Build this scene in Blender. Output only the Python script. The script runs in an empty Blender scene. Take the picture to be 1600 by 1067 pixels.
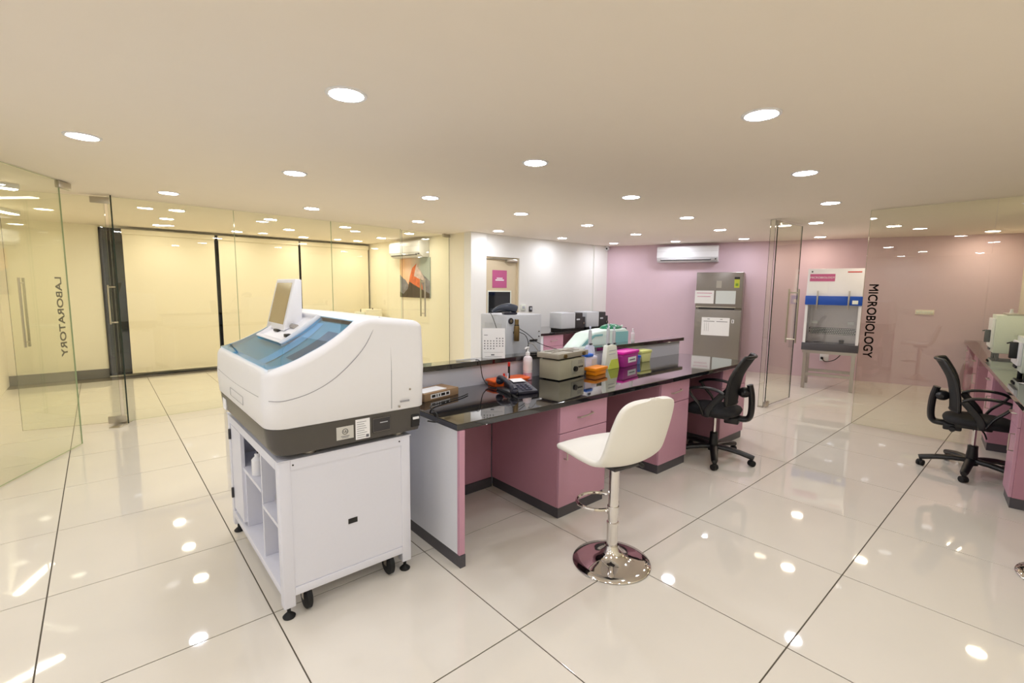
import bpy, bmesh, math, random
from mathutils import Vector, Matrix, Euler
random.seed(7)
sc = bpy.context.scene
COL = sc.collection
PI = math.pi

# ------------------------------------------------------------------ camera
CEIL = 2.39
CAM_H = 1.4939
F_PX, PITCH, ROLL, YAW = 738.67, 0.1120, 0.0120, -0.7180
def make_camera():
    c, s = math.cos(YAW), math.sin(YAW); cp, sp = math.cos(PITCH), math.sin(PITCH); cr, sr = math.cos(ROLL), math.sin(ROLL)
    right = Vector((c, s, 0)); fwd = Vector((-s*cp, c*cp, -sp)); up = Vector((-s*sp, c*sp, cp))
    r2 = right*cr + up*sr; u2 = up*cr - right*sr
    cam = bpy.data.cameras.new('camera'); o = bpy.data.objects.new('camera', cam); COL.objects.link(o)
    m = Matrix.Identity(4)
    for i in range(3):
        m[i][0] = r2[i]; m[i][1] = u2[i]; m[i][2] = -fwd[i]
    m[0][3], m[1][3], m[2][3] = 0, 0, CAM_H
    o.matrix_world = m
    cam.sensor_fit = 'HORIZONTAL'; cam.sensor_width = 36.0; cam.lens = F_PX/1600*36.0
    cam.clip_start = 0.02; cam.clip_end = 100
    sc.camera = o
make_camera()

# ------------------------------------------------------------------ world, exposure
world = bpy.data.worlds.new('night'); sc.world = world; world.use_nodes = True
world.node_tree.nodes['Background'].inputs[0].default_value = (0.02, 0.025, 0.04, 1)
world.node_tree.nodes['Background'].inputs[1].default_value = 0.3
vs = sc.view_settings
vs.view_transform = 'Standard'; vs.look = 'None'; vs.gamma = 1.0; vs.exposure = 0.88; vs.use_curve_mapping = False
sc.cycles.use_denoising = True
sc.cycles.max_bounces = 10; sc.cycles.transparent_max_bounces = 24; sc.cycles.diffuse_bounces = 6
sc.cycles.caustics_reflective = False; sc.cycles.caustics_refractive = False
sc.cycles.sample_clamp_indirect = 6.0
LAMP = 62.0            # radiance of the ceiling downlights
COOL = (0.90, 0.925, 1.0)
NEUTRAL = (1.0, 0.95, 0.88)
WARM = (1.0, 0.915, 0.77)
PEACH = (1.0, 0.86, 0.66)

# ------------------------------------------------------------------ materials
def lin(c):
    c = c/255.0
    return c/12.92 if c <= 0.04045 else ((c+0.055)/1.055)**2.4
def rgb(r, g, b): return (lin(r), lin(g), lin(b), 1.0)
MATS = {}
def mat(name, col, rough=0.5, metal=0.0, var=0.03, scale=40.0, bump=0.0, coat=0.0, spec=0.5, trans=0.0, emit=None):
    if name in MATS: return MATS[name]
    m = bpy.data.materials.new(name); m.use_nodes = True; MATS[name] = m
    nt = m.node_tree; b = nt.nodes['Principled BSDF']
    b.inputs['Roughness'].default_value = rough; b.inputs['Metallic'].default_value = metal
    b.inputs['Specular IOR Level'].default_value = spec
    b.inputs['Coat Weight'].default_value = coat; b.inputs['Coat Roughness'].default_value = 0.04
    b.inputs['Transmission Weight'].default_value = trans
    tc = nt.nodes.new('ShaderNodeTexCoord'); n = nt.nodes.new('ShaderNodeTexNoise')
    n.inputs['Scale'].default_value = scale; n.inputs['Detail'].default_value = 3
    nt.links.new(tc.outputs['Object'], n.inputs['Vector'])
    mix = nt.nodes.new('ShaderNodeMix'); mix.data_type = 'RGBA'
    c = rgb(*col)
    mix.inputs['A'].default_value = tuple(x*(1-var) for x in c[:3])+(1,)
    mix.inputs['B'].default_value = tuple(min(1, x*(1+var)) for x in c[:3])+(1,)
    nt.links.new(n.outputs['Fac'], mix.inputs['Factor']); nt.links.new(mix.outputs['Result'], b.inputs['Base Color'])
    if bump:
        bp = nt.nodes.new('ShaderNodeBump'); bp.inputs['Strength'].default_value = bump; bp.inputs['Distance'].default_value = 0.002
        nt.links.new(n.outputs['Fac'], bp.inputs['Height']); nt.links.new(bp.outputs['Normal'], b.inputs['Normal'])
    return m
def emitter(name, col, strength):
    if name in MATS: return MATS[name]
    m = bpy.data.materials.new(name); m.use_nodes = True; MATS[name] = m
    nt = m.node_tree; nt.nodes.clear()
    e = nt.nodes.new('ShaderNodeEmission'); e.inputs[0].default_value = (*col, 1); e.inputs[1].default_value = strength
    o = nt.nodes.new('ShaderNodeOutputMaterial'); nt.links.new(e.outputs[0], o.inputs[0])
    return m
def glass(name, tint, refl=1.0, ior=1.5):
    if name in MATS: return MATS[name]
    m = bpy.data.materials.new(name); m.use_nodes = True; MATS[name] = m
    nt = m.node_tree; nt.nodes.clear()
    t = nt.nodes.new('ShaderNodeBsdfTransparent'); t.inputs[0].default_value = (*tint, 1)
    g = nt.nodes.new('ShaderNodeBsdfGlossy'); g.inputs['Roughness'].default_value = 0.01; g.inputs[0].default_value = (refl, refl, refl, 1)
    f = nt.nodes.new('ShaderNodeFresnel'); f.inputs[0].default_value = ior
    n = nt.nodes.new('ShaderNodeTexNoise'); n.inputs['Scale'].default_value = 1.5
    bp = nt.nodes.new('ShaderNodeBump'); bp.inputs['Strength'].default_value = 0.01; bp.inputs['Distance'].default_value = 0.002
    nt.links.new(n.outputs['Fac'], bp.inputs['Height']); nt.links.new(bp.outputs[0], g.inputs['Normal'])
    mx = nt.nodes.new('ShaderNodeMixShader'); o = nt.nodes.new('ShaderNodeOutputMaterial')
    ge = nt.nodes.new('ShaderNodeNewGeometry'); io = nt.nodes.new('ShaderNodeMix')          # same reflectance on entering and leaving the sheet
    io.inputs['A'].default_value = ior; io.inputs['B'].default_value = 1/ior
    nt.links.new(ge.outputs['Backfacing'], io.inputs['Factor']); nt.links.new(io.outputs['Result'], f.inputs[0])
    nt.links.new(f.outputs[0], mx.inputs[0]); nt.links.new(t.outputs[0], mx.inputs[1]); nt.links.new(g.outputs[0], mx.inputs[2])
    nt.links.new(mx.outputs[0], o.inputs[0])
    return m

M = {}
M['tile'] = mat('polished_cream_tile', (224, 218, 207), 0.035, var=0.035, scale=3.0, spec=0.75)
M['grout'] = mat('dark_grout', (92, 84, 72), 0.8)
M['ceiling'] = mat('ceiling_paint', (242, 232, 219), 0.9, var=0.01, scale=6)
M['wall_white'] = mat('white_wall_paint', (236, 235, 232), 0.75, var=0.01, scale=8)
M['wall_cream'] = mat('cream_wall_paint', (240, 233, 214), 0.75, var=0.01, scale=8)
M['wall_pink'] = mat('dusty_pink_wall_paint', (212, 186, 196), 0.8, var=0.015, scale=6)
M['wall_yellow'] = mat('pale_yellow_wall_paint', (232, 225, 200), 0.8, var=0.01)
M['skirting'] = mat('grey_skirting', (110, 106, 104), 0.35, var=0.08, scale=14)
M['granite'] = mat('black_granite', (24, 23, 26), 0.035, var=0.5, scale=160, spec=0.8, coat=0.6)
M['pink'] = mat('pink_laminate', (192, 144, 164), 0.38, var=0.02, scale=20)
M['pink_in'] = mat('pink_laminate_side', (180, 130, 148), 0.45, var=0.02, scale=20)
M['plinth'] = mat('charcoal_plinth', (72, 70, 76), 0.4, var=0.05)
M['lamwhite'] = mat('white_laminate', (222, 224, 232), 0.4, var=0.015)
M['riser'] = mat('lilac_white_laminate', (206, 208, 222), 0.4, var=0.015)
M['white'] = mat('white_plastic', (232, 232, 236), 0.35, var=0.01)
M['powder'] = mat('white_powder_coat', (220, 221, 232), 0.45, var=0.015, scale=120, bump=0.02)
M['warmgrey'] = mat('warm_grey_plastic', (74, 70, 66), 0.32, var=0.03)
M['chrome'] = mat('chrome', (225, 222, 220), 0.06, metal=1.0, var=0.01)
M['steel'] = mat('brushed_steel', (178, 172, 164), 0.3, metal=1.0, var=0.06, scale=90)
M['black'] = mat('black_plastic', (20, 20, 22), 0.4, var=0.1)
M['rubber'] = mat('black_rubber', (16, 16, 17), 0.7, var=0.1)
M['dark'] = mat('dark_grey_plastic', (52, 50, 54), 0.4, var=0.05)
M['grey'] = mat('light_grey_metal', (196, 199, 206), 0.4, var=0.02)
M['fridge'] = mat('fridge_grey_steel', (136, 130, 124), 0.33, metal=0.55, var=0.05, scale=60)
M['paper'] = mat('paper', (238, 238, 240), 0.8, var=0.01)
M['ink'] = mat('grey_ink', (104, 104, 112), 0.8)
M['leather'] = mat('white_leatherette', (232, 229, 221), 0.42, var=0.015, scale=200, bump=0.03)
M['mesh_fabric'] = mat('black_mesh_fabric', (22, 22, 25), 0.75, var=0.35, scale=600, bump=0.2)
M['beige'] = mat('beige_enamel', (176, 172, 150), 0.4, var=0.03)
M['beige_dark'] = mat('beige_lid', (160, 154, 140), 0.45, var=0.03)
M['orange'] = mat('orange_plastic', (236, 100, 30), 0.35, var=0.03)
M['amber'] = mat('amber_plastic', (250, 150, 20), 0.35, var=0.03)
M['cream'] = mat('cream_acrylic', (236, 240, 228), 0.3, var=0.02)
M['lime'] = mat('lime_plastic', (216, 232, 96), 0.35, var=0.03)
M['magenta'] = mat('magenta_plastic', (232, 20, 180), 0.35, var=0.03)
M['magenta_body'] = mat('magenta_translucent', (176, 52, 150), 0.35, var=0.03)
M['blue'] = mat('blue_plastic', (22, 78, 180), 0.35, var=0.03)
M['bluecap'] = mat('bright_blue_plastic', (40, 108, 220), 0.35, var=0.03)
M['lilac'] = mat('pale_lilac_plastic', (208, 212, 236), 0.35, var=0.02)
M['teal'] = mat('pale_teal_plastic', (150, 208, 212), 0.4, var=0.02)
M['mint'] = mat('mint_white_plastic', (222, 240, 234), 0.4, var=0.02)
M['green'] = mat('dark_green_plastic', (10, 120, 84), 0.35, var=0.2, scale=60)
M['navy'] = mat('navy_plastic', (30, 30, 48), 0.35, var=0.05)
M['red'] = mat('red_plastic', (206, 42, 32), 0.4)
M['bronze'] = mat('bronze_metal', (120, 98, 62), 0.3, metal=0.6, var=0.1)
M['card'] = mat('brown_card', (150, 122, 92), 0.8, var=0.06)
M['sign'] = mat('magenta_pink_sign', (192, 92, 140), 0.6, var=0.02)
M['doorwood'] = mat('cream_door_laminate', (214, 198, 168), 0.5, var=0.04, scale=10)
M['nightglass'] = mat('dark_night_glass', (16, 20, 24), 0.05, var=0.1, spec=0.8)
M['blind'] = mat('cream_blind_fabric', (240, 230, 206), 0.85, var=0.015, scale=200, bump=0.05)
M['screen'] = mat('beige_screen_glass', (172, 152, 112), 0.15, var=0.03, scale=4)
M['lid'] = glass('blue_tinted_cover', (0.22, 0.58, 0.80))
M['letter'] = mat('dark_vinyl_letter', (44, 42, 40), 0.6)
M['glass'] = glass('clear_green_glass', (0.955, 0.968, 0.92))
M['clear'] = glass('clear_plastic', (0.93, 0.93, 0.95))
M['edge'] = mat('dark_glass_edge', (22, 40, 30), 0.1)
M['edge_pale'] = mat('pale_glass_edge', (150, 176, 138), 0.15)
M['pinkliquid'] = mat('pale_pink_liquid', (232, 172, 190), 0.2)
M['silver'] = mat('satin_aluminium', (190, 184, 172), 0.28, metal=0.9, var=0.04)

# ------------------------------------------------------------------ mesh helpers
def T(loc=(0, 0, 0), rz=0.0, rx=0.0, ry=0.0):
    return Matrix.Translation(loc) @ Euler((rx, ry, rz)).to_matrix().to_4x4()
class MB:
    """collects shapes into one mesh"""
    def __init__(self): self.bm = bmesh.new()
    def _fin(self, geom_verts, m):
        if m is not None: bmesh.ops.transform(self.bm, matrix=m, verts=geom_verts)
    def box(self, a, b, bevel=0.0, seg=2, m=None, mi=0):
        x0, y0, z0 = a; x1, y1, z1 = b
        t = bmesh.new()
        vs_ = [t.verts.new(p) for p in ((x0,y0,z0),(x1,y0,z0),(x1,y1,z0),(x0,y1,z0),(x0,y0,z1),(x1,y0,z1),(x1,y1,z1),(x0,y1,z1))]
        for f in ((0,3,2,1),(4,5,6,7),(0,1,5,4),(1,2,6,5),(2,3,7,6),(3,0,4,7)): t.faces.new([vs_[i] for i in f])
        if bevel: bmesh.ops.bevel(t, geom=t.edges[:], offset=bevel, segments=seg, profile=0.5, affect='EDGES')
        self._merge(t, m, mi); return self
    def _merge(self, t, m, mi=0):
        if m is not None: bmesh.ops.transform(t, matrix=m, verts=t.verts)
        for f in t.faces: f.material_index = mi
        me = bpy.data.meshes.new('tmp'); t.to_mesh(me); t.free(); self.bm.from_mesh(me); bpy.data.meshes.remove(me)
    def prism(self, pts, y0, y1, bevel=0.0, seg=3, m=None, axis='y', caps_only=False):
        """polygon pts (u,v) extruded: axis y -> (u,y,v); z -> (u,v,z); x -> (x,u,v)"""
        t = bmesh.new()
        def P(u, v, w):
            return {'y': (u, w, v), 'z': (u, v, w), 'x': (w, u, v)}[axis]
        A = [t.verts.new(P(u, v, y0)) for u, v in pts]; B = [t.verts.new(P(u, v, y1)) for u, v in pts]
        n = len(pts)
        fa = t.faces.new(A); fb = t.faces.new(B[::-1])
        for i in range(n): t.faces.new((A[i], B[i], B[(i+1) % n], A[(i+1) % n]))
        bmesh.ops.recalc_face_normals(t, faces=t.faces)
        if bevel:
            ed = list(fa.edges)+list(fb.edges) if caps_only else t.edges[:]
            bmesh.ops.bevel(t, geom=ed, offset=bevel, segments=seg, profile=0.5, affect='EDGES', clamp_overlap=True)
        self._merge(t, m); return self
    def cyl(self, c, r, h, n=20, r2=None, m=None, axis='z', mi=0):
        t = bmesh.new()
        bmesh.ops.create_cone(t, cap_ends=True, segments=n, radius1=r, radius2=r if r2 is None else r2, depth=h)
        R = {'z': Matrix.Identity(4), 'x': Euler((0, PI/2, 0)).to_matrix().to_4x4(), 'y': Euler((-PI/2, 0, 0)).to_matrix().to_4x4()}[axis]
        bmesh.ops.transform(t, matrix=Matrix.Translation(c) @ R, verts=t.verts)
        self._merge(t, m, mi); return self
    def sphere(self, c, r, sx=1, sy=1, sz=1, n=16, m=None):
        t = bmesh.new(); bmesh.ops.create_uvsphere(t, u_segments=n, v_segments=max(6, n//2), radius=r)
        bmesh.ops.transform(t, matrix=Matrix.Translation(c) @ Matrix.Diagonal((sx, sy, sz, 1)), verts=t.verts)
        self._merge(t, m); return self
    def lathe(self, prof, n=32, m=None):
        t = bmesh.new(); rings = []
        for r, z in prof:
            if r < 1e-6: rings.append([t.verts.new((0, 0, z))])
            else: rings.append([t.verts.new((r*math.cos(2*PI*k/n), r*math.sin(2*PI*k/n), z)) for k in range(n)])
        for a, b in zip(rings, rings[1:]):
            for k in range(n):
                q = (k+1) % n
                if len(a) == 1 and len(b) > 1: t.faces.new((a[0], b[q], b[k]))
                elif len(b) == 1 and len(a) > 1: t.faces.new((a[k], a[q], b[0]))
                elif len(a) > 1: t.faces.new((a[k], a[q], b[q], b[k]))
        bmesh.ops.recalc_face_normals(t, faces=t.faces)
        self._merge(t, m); return self
    def tube(self, pts, r, n=8, m=None, closed=False, ry=None):
        """round (or flattened) tube along a polyline"""
        t = bmesh.new(); pts = [Vector(p) for p in pts]; rings = []; N = len(pts)
        up = Vector((0, 0, 1)); prev = None
        for i, p in enumerate(pts):
            if closed: d = pts[(i+1) % N]-pts[(i-1) % N]
            else: d = (pts[min(i+1, N-1)]-pts[max(i-1, 0)])
            d.normalize()
            if prev is None:
                a = d.cross(up)
                if a.length < 1e-3: a = d.cross(Vector((1, 0, 0)))
            else:
                a = prev-d*prev.dot(d)
            a.normalize(); prev = a; b = d.cross(a)
            rr = r[i] if isinstance(r, (list, tuple)) else r
            r2 = rr if ry is None else ry
            rings.append([t.verts.new(p+a*rr*math.cos(2*PI*k/n)+b*r2*math.sin(2*PI*k/n)) for k in range(n)])
        segs = list(zip(rings, rings[1:]))
        if closed: segs.append((rings[-1], rings[0]))
        for A, B in segs:
            for k in range(n): t.faces.new((A[k], A[(k+1) % n], B[(k+1) % n], B[k]))
        if not closed: t.faces.new(rings[0][::-1]); t.faces.new(rings[-1])
        bmesh.ops.recalc_face_normals(t, faces=t.faces)
        self._merge(t, m); return self
    def grid(self, fn, nu, nv, m=None):
        t = bmesh.new(); G = [[t.verts.new(fn(i/nu, j/nv)) for j in range(nv+1)] for i in range(nu+1)]
        for i in range(nu):
            for j in range(nv): t.faces.new((G[i][j], G[i+1][j], G[i+1][j+1], G[i][j+1]))
        self._merge(t, m); return self
    def poly(self, pts, m=None):
        t = bmesh.new(); t.faces.new([t.verts.new(p) for p in pts]); self._merge(t, m); return self
    def build(self, name, material, parent=None, smooth=35, **kw):
        me = bpy.data.meshes.new(name); self.bm.to_mesh(me); self.bm.free()
        for q in (material if isinstance(material, (list, tuple)) else [material]): me.materials.append(q)
        if smooth:
            me.shade_smooth()
            try: me.set_sharp_from_angle(angle=math.radians(smooth))
            except Exception: pass
        o = bpy.data.objects.new(name, me); COL.objects.link(o)
        if parent is not None: o.parent = parent
        for k, v in kw.items(): o[k] = v
        return o
def bez(p0, p1, p2, p3, n=12):
    out = []
    for i in range(n+1):
        t = i/n; a = (1-t)**3; b = 3*(1-t)**2*t; c = 3*(1-t)*t*t; d = t**3
        out.append(tuple(a*q0+b*q1+c*q2+d*q3 for q0, q1, q2, q3 in zip(p0, p1, p2, p3)))
    return out
def smooth_path(pts, n=6):
    """Catmull-Rom through points"""
    P = [Vector(p) for p in pts]; out = []
    for i in range(len(P)-1):
        a = P[max(i-1, 0)]; b = P[i]; c = P[i+1]; d = P[min(i+2, len(P)-1)]
        for k in range(n):
            t = k/n
            out.append(tuple(0.5*((2*b)+(-a+c)*t+(2*a-5*b+4*c-d)*t*t+(-a+3*b-3*c+d)*t**3)))
    out.append(tuple(P[-1])); return out
def thing(name, label, cat, loc=(0, 0, 0), rz=0.0, group=None):
    o = bpy.data.objects.new(name, None); COL.objects.link(o); o.empty_display_size = 0.1
    o.location = loc; o.rotation_euler = (0, 0, rz); o['label'] = label; o['category'] = cat
    if group: o['group'] = group
    return o
def tag(o, label, cat, group=None):
    o['label'] = label; o['category'] = cat
    if group: o['group'] = group
    return o
def struct(o): o['kind'] = 'structure'; return o
def copy_tree(o, parent=None):
    c = o.copy(); COL.objects.link(c); c.parent = parent
    for ch in list(o.children): copy_tree(ch, c)
    return c
def text(name, body, size, material, parent, loc, rot, align='CENTER', depth=0.0006, sx=1.0, bold=0.0):
    cu = bpy.data.curves.new(name, 'FONT'); cu.body = body; cu.size = size; cu.align_x = align; cu.align_y = 'CENTER'
    cu.extrude = depth; cu.resolution_u = 3; cu.fill_mode = 'BOTH'
    tmp = bpy.data.objects.new('tmp', cu); COL.objects.link(tmp)
    me = bpy.data.meshes.new_from_object(tmp, depsgraph=bpy.context.evaluated_depsgraph_get())
    bpy.data.objects.remove(tmp); bpy.data.curves.remove(cu)
    me.name = name; me.materials.clear(); me.materials.append(material)
    if bold:                                          # thicker strokes: shifted copies of the same outline
        V0 = [tuple(v.co) for v in me.vertices]; F0 = [tuple(p.vertices) for p in me.polygons]; V1 = []; F1 = []
        for dx, dy in ((bold, bold), (-bold, bold), (bold, -bold), (-bold, -bold)):
            k = len(V1); V1 += [(x+dx, y+dy, z) for x, y, z in V0]; F1 += [tuple(i+k for i in f) for f in F0]
        me = bpy.data.meshes.new(name); me.from_pydata(V1, [], F1); me.materials.append(material)
    o = bpy.data.objects.new(name, me); COL.objects.link(o); o.parent = parent
    o.matrix_local = Matrix.Translation(loc) @ rot @ Matrix.Diagonal((sx, 1, 1, 1))
    return o
# text frames: text +x maps to 'right', text +y maps to 'up'
def frame(right, up):
    r = Vector(right).normalized(); u = Vector(up).normalized(); n = r.cross(u)
    m = Matrix.Identity(4)
    for i in range(3): m[i][0] = r[i]; m[i][1] = u[i]; m[i][2] = n[i]
    return m

# ------------------------------------------------------------------ room shell
# world axes follow the floor tiles: +x runs along the island bench, +y towards the blinds
PW0 = Vector((8.095, 6.285)); PW1 = Vector((10.32, 0.36))            # pink wall, seen from left to right
pn = (PW1-PW0).normalized(); pm = Vector((pn.y, -pn.x))               # along the wall; into the room
if pm.x > 0: pm = -pm
PANG = math.atan2(pn.y, pn.x)
BD = Vector((0.990, 0.1403)); BN = Vector((0.1403, -0.990))           # right bench direction, towards its wall
def wall_between(name, a, b, m, thick=0.12, side=1, z1=CEIL, z0=0.0, origin=None):
    """wall whose inner face runs a->b; the thickness goes to the right-hand side (side=1)"""
    a = Vector(a); b = Vector(b); d = b-a; L = d.length; ang = math.atan2(d.y, d.x)
    mb = MB().box((0, -thick if side > 0 else 0, z0), (L, 0 if side > 0 else thick, z1))
    o = mb.build(name, m, smooth=0); o.location = (a.x, a.y, 0); o.rotation_euler = (0, 0, ang)
    return struct(o)
# floor with recessed grout, every tile a piece of its own
TX0, TXP, TY0, TYP = -1.0701, 0.79192, 3.0385, 0.80808
floor = struct(MB().box((-2.75, -1.75, -0.08), (10.6, 10.0, -0.0035)).build('floor', M['grout'], smooth=0))
def inside(x, y):
    if x < -2.9 or y > 10.2: return False
    if y < -1.47-0.7+0.1417*(x+2.6): return False
    if (Vector((x, y))-PW0).dot(pm) < -0.55: return False
    if x > 5.1 and y > 6.9: return False
    if x < -1.6 and y > 4.7: return False
    return True
tile_me = None
for i in range(-3, 16):
    for j in range(-10, 8):
        x = TX0+TXP*(i+0.5); y = TY0+TYP*(j+0.5)
        if not inside(x, y): continue
        if tile_me is None:
            t = MB().box((-TXP/2+0.0028, -TYP/2+0.0028, -0.0034), (TXP/2-0.0028, TYP/2-0.0028, 0.0), bevel=0.0008, seg=1).build('tile', M['tile'], floor, smooth=0)
            tile_me = t.data
        else:
            t = bpy.data.objects.new('tile', tile_me); COL.objects.link(t); t.parent = floor
        t.location = (x, y, 0)
struct(MB().box((-2.75, -1.75, CEIL), (10.6, 10.0, CEIL+0.08)).build('ceiling', M['ceiling'], smooth=0))
LW = Vector((-1.05, 9.85))
# far wall with the night window behind the roller blinds
wf = struct(MB().box((-1.17, 9.85, 0), (0.06, 9.97, CEIL)).box((0.06, 9.85, 2.36), (4.42, 9.97, CEIL)).box((0.06, 9.85, 0), (4.42, 9.97, 0.03)).build('wall_far', M['wall_cream'], smooth=0))
win = struct(MB().box((0.06, 9.83, 0.03), (4.40, 9.87, 0.07)).box((0.06, 9.83, 2.32), (4.40, 9.87, 2.36)).box((0.06, 9.83, 0.03), (0.10, 9.87, 2.36)).build('window_1', M['dark'], smooth=0))
for k, (a, b) in enumerate(((0.10, 0.90), (0.94, 1.58), (1.62, 2.98), (3.02, 4.40))):
    MB().box((a, 9.845, 0.07), (b, 9.855, 2.32)).build('pane', M['nightglass'], win, smooth=0)
for a in (0.90, 1.58, 2.98): MB().box((a, 9.835, 0.07), (a+0.04, 9.865, 2.32)).build('mullion', M['dark'], win, smooth=0)
dh = MB().tube([(0.215, 9.80, 1.44), (0.125, 9.80, 1.44), (0.125, 9.80, 1.47), (0.125, 9.80, 0.85), (0.125, 9.80, 0.88), (0.215, 9.80, 0.88)], 0.014, 10).build('door_handle', M['silver'], win)
bs = struct(MB().box((-1.05, 9.835, 0.0), (0.06, 9.85, 0.145), bevel=0.003).build('baseboard_far', M['skirting'], smooth=0))
wall_between('wall_left', (-1.05, 4.15), (-1.05, 9.85), M['wall_cream'], side=-1)
wall_between('wall_corridor', (-2.6, 4.15), (-1.05, 4.15), M['wall_white'], side=-1)
wall_between('wall_rear', (-2.6, -1.47), (-2.6, 4.15), M['wall_white'], side=-1)
wall_between('wall_right', (10.32, 0.36), (-2.6, -1.47), M['wall_yellow'], side=-1)
wall_between('wall_pink', PW1, PW0, M['wall_pink'], side=1)
wall_between('wall_side', (4.565, 6.45), (4.41, 9.85), M['wall_cream'], side=1)
struct(MB().box((4.565, 6.255, 0), (4.885, 6.45, CEIL), bevel=0.004, seg=1).build('wall_column', M['wall_white'], smooth=0))
# white wall with a doorway
DX0, DX1, DZ = 4.90, 5.66, 2.02
wm = struct(MB().box((4.885, 6.30, DZ), (8.10, 6.42, CEIL)).box((DX1, 6.30, 0), (8.10, 6.42, DZ)).build('wall_middle', M['wall_white'], smooth=0))
struct(MB().box((7.68, 6.265, 0), (8.11, 6.30, CEIL)).build('trim_1', M['wall_white'], smooth=0))
door = MB().box((DX0+0.02, 6.345, 0.01), (DX1-0.03, 6.385, DZ-0.03)).build('door_1', M['doorwood'], smooth=0); struct(door)
MB().box((4.885, 6.325, 0), (DX0+0.02, 6.41, DZ)).box((DX1-0.03, 6.325, 0), (DX1, 6.41, DZ)).box((DX0+0.02, 6.325, DZ-0.03), (DX1-0.03, 6.41, DZ)).build('door_frame', M['doorwood'], door, smooth=0)
MB().box((4.99, 6.338, 0.55), (5.48, 6.345, 1.43)).build('vision_panel', M['nightglass'], door, smooth=0)
MB().box((4.97, 6.334, 1.43), (5.50, 6.345, 1.45)).box((4.97, 6.334, 0.53), (5.50, 6.345, 0.55)).box((4.97, 6.334, 0.55), (4.99, 6.345, 1.43)).box((5.48, 6.334, 0.55), (5.50, 6.345, 1.43)).build('panel_trim', M['cream'], door, smooth=0)
MB().box((5.36, 6.285, 1.94), (5.60, 6.34, 1.995), bevel=0.006).tube([(5.36, 6.31, 1.985), (5.10, 6.32, 1.99), (4.95, 6.335, 1.985)], 0.008, 6).build('door_closer', M['silver'], door)
sg = MB().box((5.08, 6.341, 1.50), (5.40, 6.3448, 1.80)).build('door_sign', M['sign'], door, smooth=0)
MB().box((5.175, 6.3398, 1.655), (5.305, 6.3412, 1.672)).box((5.145, 6.3398, 1.622), (5.335, 6.3412, 1.643)).build('printed_line', M['paper'], sg, smooth=0)

# ------------------------------------------------------------------ glass partitions
def pane(name, a, b, z0, z1, th=0.012, parent=None, edge='edge'):
    """vertical glass sheet between floor points a and b: faces clear, rims dark"""
    a = Vector(a); b = Vector(b); d = (b-a).normalized(); n = Vector((-d.y, d.x))*th/2
    mb = MB(); v = [mb.bm.verts.new((p.x+s*n.x, p.y+s*n.y, z)) for p in (a, b) for s in (-1, 1) for z in (z0, z1)]
    # order: a-,z0 a-,z1 a+,z0 a+,z1 b-,z0 b-,z1 b+,z0 b+,z1
    for f, mi in (((0, 1, 5, 4), 0), ((2, 6, 7, 3), 0), ((0, 2, 3, 1), 1), ((4, 5, 7, 6), 1), ((1, 3, 7, 5), 1), ((0, 4, 6, 2), 1)):
        q = mb.bm.faces.new([v[i] for i in f]); q.material_index = mi
    bmesh.ops.recalc_face_normals(mb.bm, faces=mb.bm.faces)
    return mb.build(name, [M['glass'], M[edge]], parent, smooth=0)
def patch(a, b, z0, z1, w=0.034, parent=None, name='patch_fitting'):
    a = Vector(a); b = Vector(b); d = b-a; ang = math.atan2(d.y, d.x)
    return MB().box((0, -w/2, z0), (d.length, w/2, z1), bevel=0.003, m=T((a.x, a.y, 0), ang)).build(name, M['silver'], parent)
def pull(a, d, n, z0, z1, parent, off=0.05, r=0.011):
    """pair of straight pull bars on both faces of a glass door"""
    a = Vector(a); mb = MB()
    for s in (-1, 1):
        p = a+n*s*off
        mb.tube([(p.x, p.y, z0-0.03), (p.x, p.y, z1+0.03)], r, 10)
    for z in (z0+0.02, z1-0.02):
        p = a+n*off; q = a-n*off
        mb.tube([(p.x, p.y, z), (q.x, q.y, z)], r*0.75, 8)
    return mb.build('pull_handle', M['silver'], parent)
LH = Vector((0.115, 6.49)); LE = Vector((-0.20, 5.83)); LS = Vector((-1.02, 4.13))
ld = (LH-LS).normalized(); ln = Vector((-ld.y, ld.x))
Z0 = 0.012; Z1 = CEIL-0.008
gp = thing('glass_partition', 'fixed clear glass wall lettered beside the open doorway, at the left edge', 'partition', (0, 0, 0))
pane('glass_sheet', LS, LE, Z0, Z1, parent=gp, edge='edge_pale')
patch(LE-ld*0.02, LE+ld*0.15, Z1-0.06, Z1, parent=gp)
tp = LE-ld*0.105
text('lettering', 'LABORATORY', 0.118, M['letter'], gp, (tp.x+ln.x*0.009, tp.y+ln.y*0.009, 1.20), frame((0, 0, -1), (-ld.x, -ld.y, 0)) @ Matrix.Diagonal((1, 1, 1, 1)), sx=0.92, bold=0.0018)
# open laboratory door, hinged on the corner
LF = Vector((-0.655, 6.665)); lfd = (LF-LH).normalized(); lfn = Vector((-lfd.y, lfd.x))
gd = thing('glass_door', 'frameless glass door standing open beside the lettered glass wall', 'door', (0, 0, 0), group=None)
pane('glass_sheet', LH+lfd*0.01, LF, 0.02, Z1-0.012, parent=gd)
patch(LH-lfd*0.035, LH+lfd*0.12, Z1-0.075, Z1-0.012, parent=gd); patch(LH-lfd*0.035, LH+lfd*0.12, 0.012, 0.085, parent=gd)
pull(LF-lfd*0.10, lfd, lfn, 0.89, 1.51, gd)
fs = MB().box((-0.13, -0.05, 0.0005), (0.13, 0.05, 0.006), bevel=0.002, m=T((LH.x-0.02, LH.y-0.06, 0), math.atan2(ld.y, ld.x))).build('floor_spring', M['silver'], gd)
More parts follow.
